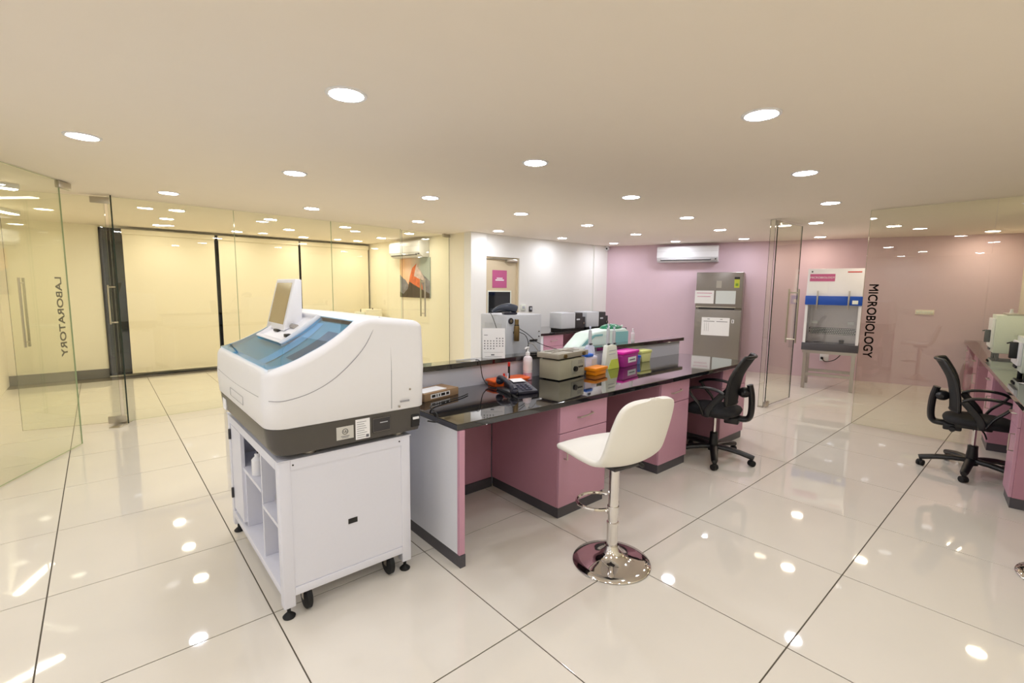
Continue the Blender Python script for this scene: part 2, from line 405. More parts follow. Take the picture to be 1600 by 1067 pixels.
# straight partition in front of the blinds
SA = Vector((0.13, 6.50)); SB = Vector((4.54, 6.83)); sd = (SB-SA).normalized(); sn = Vector((-sd.y, sd.x))
gs = thing('glass_partition', 'long clear glass wall in front of the cream roller blinds', 'partition', (0, 0, 0))
cuts = [0.0, 1.16, 2.36, 3.47]
for a, b in zip(cuts, cuts[1:]): pane('glass_sheet', SA+sd*(a+0.002), SA+sd*(b-0.002), Z0, Z1, parent=gs, edge='edge_pale')
pane('glass_sheet', LH+Vector((0.042, -0.10)), LH+Vector((0.042, -0.03)), Z0, Z1, parent=gs)
gd2 = thing('glass_door', 'frameless closed glass door next to the white column', 'door', (0, 0, 0))
pane('glass_sheet', SA+sd*3.49, SB-sd*0.01, 0.02, Z1-0.012, parent=gd2)
patch(SB-sd*0.14, SB-sd*0.01, Z1-0.05, Z1, parent=gd2); patch(SB-sd*0.14, SB-sd*0.01, 0.012, 0.07, parent=gd2)
pull(SA+sd*3.87, sd, sn, 1.05, 1.60, gd2, off=0.06, r=0.012)
# microbiology glass
MX = 6.39
gm = thing('glass_partition', 'clear glass wall lettered with a word, in front of the pink wall', 'partition', (0, 0, 0))
pane('glass_sheet', (MX, 1.41), (MX, 0.442), Z0, Z1, parent=gm, edge='edge_pale')
pane('glass_sheet', (MX, 0.438), (MX, -0.19), 0.80, Z1, parent=gm, edge='edge_pale')
text('lettering', 'MICROBIOLOGY', 0.118, M['letter'], gm, (MX-0.009, 1.325, 1.185), frame((0, 0, -1), (0, -1, 0)) @ Matrix.Diagonal((1, 1, 1, 1)), sx=0.92, bold=0.0018)
gr = thing('glass_door', 'frameless glass door standing open beside the grey refrigerator', 'door', (0, 0, 0))
pane('glass_sheet', (6.41, 2.355), (7.22, 2.34), 0.02, Z1-0.012, parent=gr)
patch((6.40, 2.355), (6.50, 2.353), Z1-0.07, Z1-0.012, parent=gr); patch((6.40, 2.355), (6.50, 2.353), 0.012, 0.075, parent=gr)
pull((7.10, 2.342), Vector((1, 0)), Vector((0, 1)), 0.83, 1.50, gr, off=0.06)
gf = thing('glass_fin', 'narrow upright strip of fixed glass next to the open microbiology door', 'glass', (0, 0, 0))
pane('glass_sheet', (MX, 2.372), (MX, 2.43), Z0, Z1, parent=gf)
MB().box((MX-0.02, 2.37, 0.0), (MX+0.02, 2.43, 0.012)).build('floor_channel', M['silver'], gf)

# ------------------------------------------------------------------ ceiling lights
def round_light(name, x, y, em, label, group):
    global _rl
    o = thing(name, label, 'light', (x, y, CEIL), group=group)
    k = em.name
    if k not in _rl:
        fr = MB().lathe([(0.078, -0.006), (0.092, -0.006), (0.095, -0.001), (0.095, 0.0), (0.078, 0.0), (0.078, -0.006)], 32).build('light_frame', M['white'], o)
        di = MB().lathe([(0, -0.005), (0.05, -0.0052), (0.0785, -0.0045)], 32).build('diffuser', em, o)
        _rl[k] = (fr.data, di.data)
    else:
        for n_, me in zip(('light_frame', 'diffuser'), _rl[k]):
            q = bpy.data.objects.new(n_, me); COL.objects.link(q); q.parent = o
    return o
_rl = {}
E_MAIN = emitter('led_daylight', COOL, LAMP)
E_WARM = emitter('led_warm_white', WARM, LAMP*0.85)
E_PEACH = emitter('led_peach_white', PEACH, LAMP*0.8)
main = [((0.94, 2.28), 'large round ceiling downlight in front of the white analyzer, nearest to the viewer'),
        ((2.61, 1.075), 'large round ceiling downlight at upper right, above the floor beyond the bar stool'),
        ((-0.01, 4.02), 'round ceiling downlight at upper left, nearest the lettered glass wall'),
        ((2.42, 2.54), 'round ceiling downlight above the clear pump bottle on the island'),
        ((1.25, 4.10), 'round ceiling downlight straight above the analyzer screen'),
        ((4.10, 1.34), 'round ceiling downlight, second of the right-hand row from the viewer'),
        ((0.59, 5.86), 'round ceiling downlight just in front of the open laboratory glass door'),
        ((2.58, 4.23), 'round ceiling downlight third along the row that starts at upper left'),
        ((3.97, 2.81), 'round ceiling downlight above the magenta box on the island bench'),
        ((5.64, 1.59), 'round ceiling downlight, third of the right-hand row from the viewer'),
        ((1.94, 5.79), 'round ceiling downlight in front of the long glass wall, above the analyzer lid'),
        ((3.91, 4.34), 'round ceiling downlight fourth along the row that starts at upper left'),
        ((5.56, 3.10), 'larger of the two ceiling downlights above the pink-wall air conditioner'),
        ((3.37, 5.84), 'round ceiling downlight in front of the closed glass door with the poster behind'),
        ((5.26, 4.44), 'round ceiling downlight fifth along the row that starts at upper left'),
        ((6.99, 3.36), 'round ceiling downlight above the grey refrigerator, the nearer of two'),
        ((8.44, 3.63), 'round ceiling downlight above the grey refrigerator, the one close to the pink wall'),
        ((4.82, 5.87), 'round ceiling downlight in front of the white column and cream door'),
        ((6.26, 5.85), 'round ceiling downlight in front of the white wall, left of the camera dome'),
        ((6.64, 4.58), 'round ceiling downlight left of the air conditioner on the pink wall'),
        ((8.07, 4.70), 'smaller of the two ceiling downlights above the pink-wall air conditioner'),
        ((7.62, 5.75), 'round ceiling downlight nearest the small security camera'),
        ((-0.75, 2.0), 'round ceiling downlight left of the viewer, outside the picture'),
        ((1.05, 0.80), 'round ceiling downlight overhead of the viewer, outside the picture'),
        ((-0.6, 0.4), 'round ceiling downlight above the viewer, outside the picture'),
        ((-1.9, 1.2), 'round ceiling downlight behind the viewer at the rear wall, outside the picture'),
        ((-1.4, 3.2), 'round ceiling downlight beside the corridor wall, outside the picture'),
        ((2.45, -0.25), 'round ceiling downlight above the second bar stool, outside the picture'),
        ((1.0, -0.55), 'round ceiling downlight right of the viewer, outside the picture'),
        ((-0.6, -0.85), 'round ceiling downlight behind the viewer near the yellow wall, outside the picture'),
        ((-2.0, -0.5), 'round ceiling downlight in the rear corner, outside the picture'),
        ((-2.1, 2.6), 'round ceiling downlight at the rear end of the corridor wall, outside the picture')]
for (x, y), lb in main: round_light('ceiling_light', x, y, E_MAIN, lb, 'round downlights of the main room')
peach = [((7.11, 2.15), 'round warm downlight above the open microbiology door'),
         ((8.96, 2.63), 'round warm downlight above the biosafety cabinet, close to the pink wall'),
         ((8.14, 1.53), 'round warm downlight behind the microbiology glass, near its left edge'),
         ((9.72, 0.69), 'round warm downlight behind the microbiology glass, near the far right corner'),
         ((6.96, 0.22), 'round warm downlight above the bench behind the microbiology glass')]
for (x, y), lb in peach: round_light('ceiling_light', x, y, E_PEACH, lb, 'warm downlights of the microbiology room')
left = [((0.79, 7.14), 'round warm downlight behind the long glass wall, nearest the dark window strip'),
        ((0.78, 8.15), 'round warm downlight behind glass, middle one of the column by the dark window strip'),
        ((0.77, 9.11), 'round warm downlight close to the leftmost roller blind'),
        ((1.83, 9.17), 'round warm downlight close to the gap between left and middle blinds'),
        ((1.84, 7.15), 'round warm downlight behind the long glass wall, second from the left'),
        ((2.38, 8.21), 'round warm downlight in front of the middle roller blind'),
        ((2.93, 9.25), 'round warm downlight close to the gap between middle and right blinds'),
        ((2.90, 7.21), 'round warm downlight behind the long glass wall, third from the left'),
        ((4.01, 8.29), 'round warm downlight left of the air conditioner over the mountain poster'),
        ((4.01, 7.25), 'round warm downlight right in front of the air conditioner over the poster'),
        ((3.95, 9.2), 'round warm downlight close to the rightmost roller blind')]
for (x, y), lb in left: round_light('ceiling_light', x, y, E_WARM, lb, 'warm downlights of the laboratory behind glass')
E_LIN = emitter('linear_led', (1.0, 0.93, 0.78), LAMP*0.3)
def linear_light(a, b, lb):
    a = Vector(a); b = Vector(b); d = b-a; L = d.length
    o = thing('linear_light', lb, 'light', (a.x, a.y, CEIL), math.atan2(d.y, d.x), group='linear lights of the corridor')
    MB().box((0, -0.05, -0.045), (L, 0.05, 0), bevel=0.004).build('light_housing', M['white'], o)
    MB().box((0.012, -0.042, -0.05), (L-0.012, 0.042, -0.0455)).build('diffuser', E_LIN, o)
linear_light((-0.97, 6.22), (-0.50, 6.42), 'white linear ceiling light above the open laboratory door')
linear_light((-1.0, 8.1), (-0.72, 8.75), 'white linear ceiling light in the corridor corner, further back')

# ------------------------------------------------------------------ island bench
WT = 0.79; WB = 0.755                                   # worktop top and underside
IX0, IX1, IY0, IYR = 1.355, 4.915, 1.972, 2.725
iw = tag(MB().box((IX0, IY0, WB), (IX1, IYR-0.001, WT), bevel=0.004, seg=2).build('worktop', M['granite'], smooth=0), 'long black granite worktop of the island bench, front side', 'worktop')
def pedestal(name, label, x0, x1, y0, y1, group, handle='left', rz=0.0, loc=None, drawer=True, door=True, ztop=WB):
    o = thing(name, label, 'cabinet', loc or (x0, y0, 0), rz, group); w = x1-x0; d = y1-y0
    MB().box((0, 0.018, 0.075), (w, d, ztop), bevel=0.002, seg=1).build('carcass', M['pink_in'], o, smooth=0)
    MB().box((0.012, 0.012, 0), (w-0.006, d, 0.0745)).build('plinth', M['plinth'], o, smooth=0)
    zs = ztop-0.185
    if drawer:
        dr = MB().box((0.002, 0, zs+0.003), (w-0.002, 0.0175, ztop-0.004), bevel=0.0015, seg=1).build('drawer', M['pink'], o, smooth=0)
        MB().tube([(w/2-0.07, 0.0, zs+0.085), (w/2-0.065, -0.022, zs+0.088), (w/2, -0.026, zs+0.094), (w/2+0.065, -0.022, zs+0.100), (w/2+0.07, 0.0, zs+0.103)], 0.005, 8).build('handle', M['silver'], dr)
    if door:
        do = MB().box((0.002, 0, 0.077), (w-0.002, 0.0175, zs-0.002), bevel=0.0015, seg=1).build('door', M['pink'], o, smooth=0)
        hx = 0.05 if handle == 'left' else w-0.05
        MB().tube([(hx, 0, zs-0.05), (hx, -0.026, zs-0.05), (hx, -0.026, zs-0.17), (hx, 0, zs-0.17)], 0.005, 8).build('handle', M['silver'], do)
    return o
pedestal('pedestal_cabinet', 'pink drawer cabinet under the island, the nearest, left of the white bar stool', 2.16, 2.64, 2.0, 2.688, 'pink cabinets of the island bench')
pedestal('pedestal_cabinet', 'pink drawer cabinet under the island, between white bar stool and black chair', 3.335, 3.775, 2.0, 2.688, 'pink cabinets of the island bench')
pedestal('pedestal_cabinet', 'pink drawer cabinet under the island, at the far end behind the black chair', 4.39, 4.905, 2.0, 2.688, 'pink cabinets of the island bench')
ep = thing('end_panel', 'white side panel closing the near end of the island, pink front edge', 'panel', (1.365, 1.985, 0))
MB().box((0, 0.003, 0.07), (0.034, 0.735, WB), bevel=0.001, seg=1).build('board', M['lamwhite'], ep, smooth=0)
MB().box((-0.001, -0.018, 0.07), (0.0345, 0.0025, WB), bevel=0.001, seg=1).build('edge_strip', M['pink'], ep, smooth=0)
MB().box((0.002, -0.022, 0), (0.036, 0.735, 0.0695)).build('plinth', M['plinth'], ep, smooth=0)
for a, b, lb in ((1.402, 2.158, 'pink back board of the empty knee space nearest the white cart'),
                 (2.642, 3.333, 'pink back board of the knee space behind the white bar stool'),
                 (3.777, 4.388, 'pink back board of the knee space behind the black chair at the island')):
    o = thing('back_board', lb, 'panel', (a, 2.695, 0), group='knee space back boards')
    MB().box((0, 0, 0.07), (b-a, 0.025, WB), bevel=0.001, seg=1).build('board', M['pink_in'], o, smooth=0)
    MB().box((0, -0.01, 0), (b-a, 0.025, 0.0695)).build('plinth', M['plinth'], o, smooth=0)
ri = thing('bench_divider', 'low white divider along the middle of the island with black granite ledge', 'divider', (0, 0, 0))
MB().box((1.40, IYR, 0.0), (4.865, 2.80, 0.936)).build('upstand', M['riser'], ri, smooth=0)
MB().box((1.38, 2.69, 0.9365), (4.90, 2.83, 0.972), bevel=0.004).build('ledge', M['granite'], ri, smooth=0)
rw = tag(MB().box((IX0, 2.801, WB), (IX1, 3.52, WT), bevel=0.004).build('worktop', M['granite'], smooth=0), 'black granite worktop of the island behind the divider, under the grey instrument', 'worktop')
for x, lb in ((1.365, 'white rear end panel of the island hidden behind the white analyzer'), (4.87, 'white rear end panel of the island at the far end')):
    o = thing('end_panel', lb, 'panel', (x, 2.81, 0)); MB().box((0, 0, 0.07), (0.034, 0.69, WB)).build('board', M['lamwhite'], o, smooth=0)
    MB().box((0.002, 0, 0), (0.032, 0.69, 0.0695)).build('plinth', M['plinth'], o, smooth=0)
cb = tag(MB().tube(smooth_path([(1.62, 2.65, 0.74), (1.63, 2.63, 0.60), (1.74, 2.61, 0.38), (1.80, 2.60, 0.24), (1.74, 2.61, 0.17), (1.58, 2.63, 0.155), (1.45, 2.65, 0.165)], 6), 0.006, 8).build('power_cable', M['rubber']), 'black cable hanging in the knee space under the island', 'cable')

# ------------------------------------------------------------------ analyzer and its cart
ct = thing('instrument_cart', 'white steel cart on levelling feet carrying the analyzer', 'cart', (0.535, 2.13, 0))
CW, CD, CH = 0.632, 1.055, 0.735
LEG = 0.05
for i, (x, y) in enumerate(((0, 0), (CW-LEG, 0), (0, CD-LEG), (CW-LEG, CD-LEG))):
    lg = MB().box((x, y, 0.055), (x+LEG, y+LEG, CH-0.001), bevel=0.003).build('leg', M['powder'], ct)
    ft = MB().lathe([(0, 0), (0.026, 0), (0.028, 0.006), (0.016, 0.018), (0.008, 0.024), (0.008, 0.0545), (0, 0.0545)], 20, m=T((x+0.025, y+0.025, 0))).build('levelling_foot', M['rubber'], lg)
sp = MB().box((LEG, 0.004, 0.145), (CW-LEG, 0.02, CH-0.03)).build('side_panel', M['powder'], ct, smooth=0)
MB().box((0.30, 0.0005, 0.36), (0.345, 0.0038, 0.385), bevel=0.001).build('catch', M['black'], sp)
MB().box((LEG, 0, 0.105), (CW-LEG, 0.024, 0.143), bevel=0.002).build('bottom_rail', M['powder'], ct)
MB().box((LEG, CD-0.02, 0.105), (CW-LEG, CD-0.004, CH-0.03)).build('side_panel', M['powder'], ct, smooth=0)
MB().box((CW-0.02, LEG, 0.105), (CW-0.006, CD-LEG, CH-0.03)).build('back_panel', M['powder'], ct, smooth=0)
MB().box((0.0, LEG, 0.105), (CW-0.021, CD-LEG, 0.142), bevel=0.002).build('bottom_shelf', M['powder'], ct)
tp_ = MB().box((-0.004, -0.004, CH), (CW+0.004, CD+0.004, CH+0.004)).box((0, LEG, CH-0.045), (0.02, CD-LEG, CH-0.001)).box((LEG, 0, CH-0.045), (CW-LEG, 0.0035, CH-0.001)).build('top_frame', M['powder'], ct, smooth=0)
for x in (0.06, CW-0.06): MB().cyl((x, -0.0008, CH-0.022), 0.004, 0.0015, 10, axis='y').build('rivet', M['black'], tp_)
pt = MB().box((0.015, 0.36, 0.143), (CW-0.022, 0.378, CH-0.046)).build('partition', M['powder'], ct, smooth=0)
MB().box((0.012, 0.379, 0.47), (CW-0.022, CD-0.05, 0.488)).build('shelf', M['powder'], ct, smooth=0)
MB().box((0.012, 0.0205, 0.40), (CW-0.022, 0.359, 0.418)).build('shelf', M['powder'], ct, smooth=0)
MB().box((0.02, 0.74, 0.143), (CW-0.022, 0.758, 0.469)).build('partition', M['powder'], ct, smooth=0)
dp = MB().box((0.004, CD-0.30, 0.165), (0.022, CD-0.055, CH-0.055), m=None).build('side_door', M['powder'], ct, smooth=0)
for z in (0.26, 0.62): MB().cyl((-0.002, CD-0.052, z), 0.008, 0.06, 10).build('hinge', M['dark'], dp)
for (x, y) in ((0.11, 0.045), (CW-0.11, 0.045), (0.11, CD-0.045), (CW-0.11, CD-0.045)):
    w = MB().lathe([(0, -0.014), (0.050, -0.014), (0.056, -0.010), (0.056, 0.010), (0.050, 0.014), (0, 0.014)], 24, m=T((x, y, 0.0565), 0, 0, PI/2)).build('caster', M['rubber'], ct)
    MB().box((x-0.019, y-0.014, 0.05), (x-0.016, y+0.014, 0.105)).box((x+0.016, y-0.014, 0.05), (x+0.019, y+0.014, 0.105)).box((x-0.019, y-0.014, 0.1), (x+0.019, y+0.014, 0.105)).build('caster_fork', M['steel'], w)
# loose things on the cart shelves
b1 = thing('reagent_bottle', 'small white bottle with black tube on the upper cart shelf', 'bottle', (0.585, 2.72, 0.489))
MB().lathe([(0, 0), (0.028, 0), (0.03, 0.005), (0.03, 0.085), (0.014, 0.10), (0.014, 0.115), (0, 0.115)], 20).build('bottle_body', M['white'], b1)
MB().tube([(0, 0, 0.1155), (0.0, 0, 0.19)], 0.004, 8).build('tube', M['black'], b1)
b2 = thing('bagged_supplies', 'crumpled clear bag of supplies on the near cart shelf', 'bag', (0.62, 2.355, 0.419))
MB().sphere((0, 0, 0.05), 0.06, 0.8, 1.6, 0.82, 18).build('bag', M['clear'], b2)
MB().box((-0.03, -0.06, 0.01), (0.03, 0.05, 0.055), bevel=0.01).build('packet', M['grey'], b2)
tag(MB().box((0.57, 2.195, 0.4185), (0.64, 2.245, 0.47), bevel=0.006).build('black_pouch', M['black']), 'small black pouch on the near cart shelf', 'pouch')

AZ0 = CH+0.004
an = thing('blood_analyzer', 'large white benchtop analyzer with blue tinted lid and tilted screen', 'analyzer', (0.0, 0.0, AZ0))
AX0, AX1, AY0, AY1 = 0.492, 1.232, 2.095, 3.195
z_ = lambda z: z-AZ0
def rrect(x0, y0, x1, y1, rf, rb, n=6):
    pts = []
    for cx, cy, r, a0 in ((x1-rb, y1-rb, rb, 0), (x0+rf, y1-rf, rf, PI/2), (x0+rf, y0+rf, rf, PI), (x1-rb, y0+rb, rb, 1.5*PI)):
        for k in range(n+1):
            a = a0+PI/2*k/n; pts.append((cx+r*math.cos(a), cy+r*math.sin(a)))
    return pts
def loft(mb, rings):
    R = [[mb.bm.verts.new((x, y, z)) for x, y in pts] for pts, z in rings]; n = len(R[0])
    for A, B in zip(R, R[1:]):
        for k in range(n): mb.bm.faces.new((A[k], A[(k+1) % n], B[(k+1) % n], B[k]))
    mb.bm.faces.new(R[0][::-1]); mb.bm.faces.new(R[-1]); return mb
base = loft(MB(), [(rrect(AX0+0.035, AY0+0.012, AX1-0.02, AY1-0.012, 0.07, 0.02), z_(0.766)), (rrect(AX0+0.012, AY0+0.006, AX1-0.014, AY1-0.006, 0.08, 0.02), z_(0.80)), (rrect(AX0+0.004, AY0+0.004, AX1-0.012, AY1-0.004, 0.085, 0.02), z_(0.884))]).build('base', M['warmgrey'], an)
# lid curve (x, z)
LC = [(0.512, 1.142), (0.55, 1.148), (0.592, 1.161), (0.636, 1.178), (0.678, 1.198), (0.735, 1.225), (0.794, 1.260), (0.845, 1.297), (0.888, 1.334)]
def lidz(x):
    if x <= LC[0][0]: return LC[0][1]
    for (a, za), (b, zb) in zip(LC, LC[1:]):
        if x <= b: return za+(zb-za)*(x-a)/(b-a)
    return LC[-1][1]
# white body: rounded plan, top follows the lid curve
def body():
    mb = MB(); N = 48
    plan = rrect(AX0, AY0, AX1, AY1, 0.085, 0.03, 8)
    def top(x):
        if x < 0.512: return 1.142-(0.512-x)*0.4
        if x < 0.888: return lidz(x)
        if x < 0.965: return 1.334+0.016*math.sin((x-0.888)/0.077*PI/2)
        return 1.350-(x-0.965)*0.10
    # concentric rings: side wall up, rounded shoulder, then inwards
    cx, cy = (AX0+AX1)/2, (AY0+AY1)/2
    def inset(p, d):
        x, y = p
        sx = (AX1-AX0-2*d)/(AX1-AX0); sy = (AY1-AY0-2*d)/(AY1-AY0)
        return (cx+(x-cx)*sx, cy+(y-cy)*sy)
    dense = []
    for a, b in zip(plan, plan[1:]+plan[:1]):
        L = math.hypot(b[0]-a[0], b[1]-a[1]); k = max(1, int(L/0.03))
        for q in range(k): dense.append((a[0]+(b[0]-a[0])*q/k, a[1]+(b[1]-a[1])*q/k))
    rings = []
    rings.append([(x, y, z_(0.885)) for x, y in (inset(p, 0.006) for p in dense)])
    rings.append([(x, y, z_(0.891)) for x, y in dense])
    R = 0.034
    rings.append([(x, y, z_(0.89+(top(x)-R-0.89)*0.5)) for x, y in (inset(p, -0.006) for p in dense)])
    for k in range(0, 7):
        a = PI/2*k/6; d = R*(1-math.cos(a)); h = R*(1-math.sin(a))
        rings.append([(x, y, z_(top(x)-h)) for x, y in (inset(p, d) for p in dense)])
    for d in (0.042, 0.05):
        rings.append([(x, y, z_(top(x))) for x, y in (inset(p, d) for p in dense)])
    V = [[mb.bm.verts.new(p) for p in r] for r in rings]; n = len(dense)
    for A, B in zip(V, V[1:]):
        for k in range(n): mb.bm.faces.new((A[k], A[(k+1) % n], B[(k+1) % n], B[k]))
    mb.bm.faces.new(V[0][::-1])
    # top skin: strips across y, following the profile
    def skin(x0, x1, y0, y1, dz):
        nx = 28
        for i in range(nx):
            a = x0+(x1-x0)*i/nx; b = x0+(x1-x0)*(i+1)/nx
            mb.bm.faces.new([mb.bm.verts.new(p) for p in ((a, y0, z_(top(a)+dz)), (b, y0, z_(top(b)+dz)), (b, y1, z_(top(b)+dz)), (a, y1, z_(top(a)+dz)))])
    skin(0.885, AX1-0.045, AY0+0.045, AY1-0.045, 0.0)
    return mb.build('shell', M['white'], an, smooth=50)
shell = body()
deck = MB().grid(lambda u, v: (0.53+(0.36)*u, AY0+0.045+(AY1-AY0-0.09)*v, z_(lidz(0.53+0.36*u)-0.022)), 18, 4).build('deck', mat('deck_grey', (206, 212, 200), 0.5), an, smooth=60)
rim = MB()
for y in (AY0+0.046, AY1-0.046): rim.grid(lambda u, v: (0.515+0.373*u, y, z_(lidz(0.515+0.373*u)-0.024*v)), 18, 1)
rim.build('lid_rim', M['white'], an)
dk = MB().grid(lambda u, v: (0.55+0.32*u, 2.38+0.12*v+0.10*u, z_(lidz(0.55+0.32*u)-0.018)), 14, 2).build('light_track', mat('pale_blue_track', (228, 244, 252), 0.4), deck)
MB().grid(lambda u, v: (0.64+0.20*u, 2.20+0.13*v, z_(lidz(0.64+0.20*u)-0.019)), 8, 1).build('dark_tray', mat('slate_tray', (96, 104, 118), 0.5), deck)
MB().grid(lambda u, v: (0.72+0.10*u, 2.52+0.10*v, z_(lidz(0.72+0.10*u)-0.019)), 6, 1).build('reagent_tray', mat('deep_blue_tray', (60, 84, 130), 0.5), deck)
MB().grid(lambda u, v: (0.512+0.378*u, AY0+0.044+(AY1-AY0-0.088)*v, z_(lidz(0.512+0.378*u)+0.001)), 24, 8).build('lid', M['lid'], an, smooth=60)
# screen on its bracket
bk = MB()
bk.tube([(x, y, z_(lidz(x)+0.005)) for x, y in ((0.69, 2.56), (0.69, 3.02), (0.78, 3.02), (0.875, 3.02), (0.875, 2.56), (0.78, 2.56))], 0.018, 8, closed=True, ry=0.009)
bk.grid(lambda u, v: (0.69+0.185*u, 2.56+0.46*v, z_(lidz(0.69+0.185*u)+0.004)), 6, 2)
br = bk.build('screen_bracket', M['white'], an)
MB().box((0.72, 2.60, z_(1.225)), (0.75, 2.65, z_(1.243)), bevel=0.004).box((0.74, 2.84, z_(1.235)), (0.77, 2.92, z_(1.25)), bevel=0.004).build('clip', M['black'], br)
MB().tube([(0.80, 2.70, z_(1.27)), (0.80, 2.95, z_(1.27))], 0.016, 12).build('hinge_bar', M['steel'], br)
mon = MB().prism([(0.752, z_(1.246)), (0.855, z_(1.285)), (0.858, z_(1.528)), (0.824, z_(1.532))], 2.765, 3.115, bevel=0.006, seg=3).build('screen_housing', M['white'], an)
sl = Vector((0.824-0.752, 0, 1.532-1.246)).normalized(); sn_ = Vector((-sl.z, 0, sl.x))
p0 = Vector((0.752, 2.74, z_(1.246)))+sl*0.035+sn_*0.0012; p1 = Vector((0.752, 2.74, z_(1.246)))+sl*0.272+sn_*0.0012
MB().poly([(p0.x, 2.795, p0.z), (p1.x, 2.795, p1.z), (p1.x, 3.085, p1.z), (p0.x, 3.085, p0.z)]).build('display', M['screen'], mon, smooth=0)
# seams and labels on the side
SY = AY0-0.0052
seam = smooth_path([(0.50, SY-0.0002, z_(1.02)), (0.56, SY-0.001, z_(1.012)), (0.66, SY-0.001, z_(1.03)), (0.76, SY-0.001, z_(1.075)), (0.85, SY-0.001, z_(1.145)), (0.92, SY+0.001, z_(1.22)), (0.965, SY+0.006, z_(1.295))], 5)
mseam = mat('grey_seam', (150, 150, 156), 0.6)
MB().tube(seam, 0.0016, 5).build('seam', mseam, shell)
MB().tube([(1.05, AY0-0.0012, z_(0.90)), (1.05, SY-0.0008, z_(1.08)), (1.05, AY0+0.002, z_(1.31)), (1.05, AY0+0.022, z_(1.338)), (1.05, AY0+0.12, z_(1.343))], 0.0014, 5).build('seam', mseam, shell)
MB().box((1.095, AY0-0.0065, z_(0.925)), (1.145, AY0-0.0045, z_(0.933))).build('vent_slot', mseam, shell)
for x, z in ((1.09, 0.885+0.02), (1.15, 0.985)): MB().cyl((x, AY0-0.005, z_(z)), 0.005, 0.004, 12, axis='y').build('screw', M['steel'], shell)
fseam = smooth_path([(AX0-0.0040, y, z_(1.02-0.012*math.sin((y-2.2)/0.9*PI))) for y in (2.2, 2.4, 2.65, 2.9, 3.1)], 4)
MB().tube(fseam, 0.0016, 5).build('seam', mseam, shell)
lbm = M['paper']
y_ = AY0+0.0025
l1 = MB().box((0.778, y_, z_(0.793)), (0.858, y_+0.0022, z_(0.853))).build('certification_label', mat('label_grey', (200, 198, 192), 0.6), base, smooth=0)
MB().tube([(0.818+0.013*math.cos(a*PI/8), y_-0.0006, z_(0.829)+0.013*math.sin(a*PI/8)) for a in range(16)], 0.0012, 4, closed=True).build('ring_mark', M['black'], l1)
text('lettering', 'UL', 0.016, M['black'], l1, (0.818, y_-0.0008, z_(0.829)), frame((1, 0, 0), (0, 0, 1)), depth=0.0002)
MB().box((0.798, y_-0.0006, z_(0.806)), (0.838, y_-0.0001, z_(0.809))).box((0.803, y_-0.0006, z_(0.80)), (0.833, y_-0.0001, z_(0.8025))).build('printed_line', M['ink'], l1, smooth=0)
l2 = MB().box((0.868, y_, z_(0.778)), (0.938, y_+0.0022, z_(0.874))).build('serial_label', lbm, base, smooth=0)
mm = MB()
for k in range(8): mm.box((0.874, y_-0.0006, z_(0.786+0.0105*k)), (0.874+random.uniform(0.035, 0.058), y_-0.0001, z_(0.788+0.0105*k)))
mm.box((0.918, y_-0.0006, z_(0.783)), (0.932, y_-0.0001, z_(0.797))).build('printed_line', M['ink'], l2, smooth=0)
l3 = MB().box((0.952, y_, z_(0.795)), (1.045, y_+0.0022, z_(0.866))).build('rating_plate', M['dark'], base, smooth=0)
MB().tube([(0.955, y_-0.0004, z_(0.798)), (1.042, y_-0.0004, z_(0.798)), (1.042, y_-0.0004, z_(0.863)), (0.955, y_-0.0004, z_(0.863))], 0.001, 4, closed=True).build('plate_border', M['steel'], l3)
MB().box((0.99, y_-0.0006, z_(0.838)), (1.03, y_-0.0001, z_(0.842))).build('printed_line', M['grey'], l3, smooth=0)
for x, y in ((0.68, 2.18), (1.12, 2.18), (0.68, 3.10), (1.12, 3.10)):
    MB().lathe([(0, 0), (0.03, 0), (0.03, 0.012), (0.018, 0.016), (0.018, 0.029), (0, 0.029)], 18, m=T((x, y, 0))).build('foot', M['steel'], an)
pw = MB().box((1.16, AY0+0.0, z_(0.785)), (1.205, AY0+0.012, z_(0.85)), bevel=0.003).build('power_inlet', M['black'], base)
MB().box((1.165, AY0-0.006, z_(0.825)), (1.20, AY0-0.0005, z_(0.838)), bevel=0.002).build('rocker_switch', M['white'], pw)
MB().box((AX0+0.004, 2.98, z_(0.80)), (AX0+0.010, 3.06, z_(0.86))).build('front_label', lbm, base, smooth=0)
MB().tube([(AX0-0.005, 2.50, z_(0.925)), (AX0-0.005, 2.78, z_(0.925)), (AX0-0.0055, 2.78, z_(0.965)), (AX0-0.0055, 2.50, z_(0.965))], 0.001, 4, closed=True).build('drawer_outline', mseam, shell)
tag(MB().tube(smooth_path([(1.255, 2.10, 0.80), (1.31, 2.09, 0.79), (1.345, 2.16, 0.815), (1.38, 2.27, 0.815), (1.44, 2.36, 0.80), (1.58, 2.42, 0.797), (1.72, 2.46, 0.797), (1.80, 2.50, 0.797)], 6), 0.0038, 8).build('power_cable', M['rubber']), 'black power cable running from the analyzer onto the island worktop', 'cable')

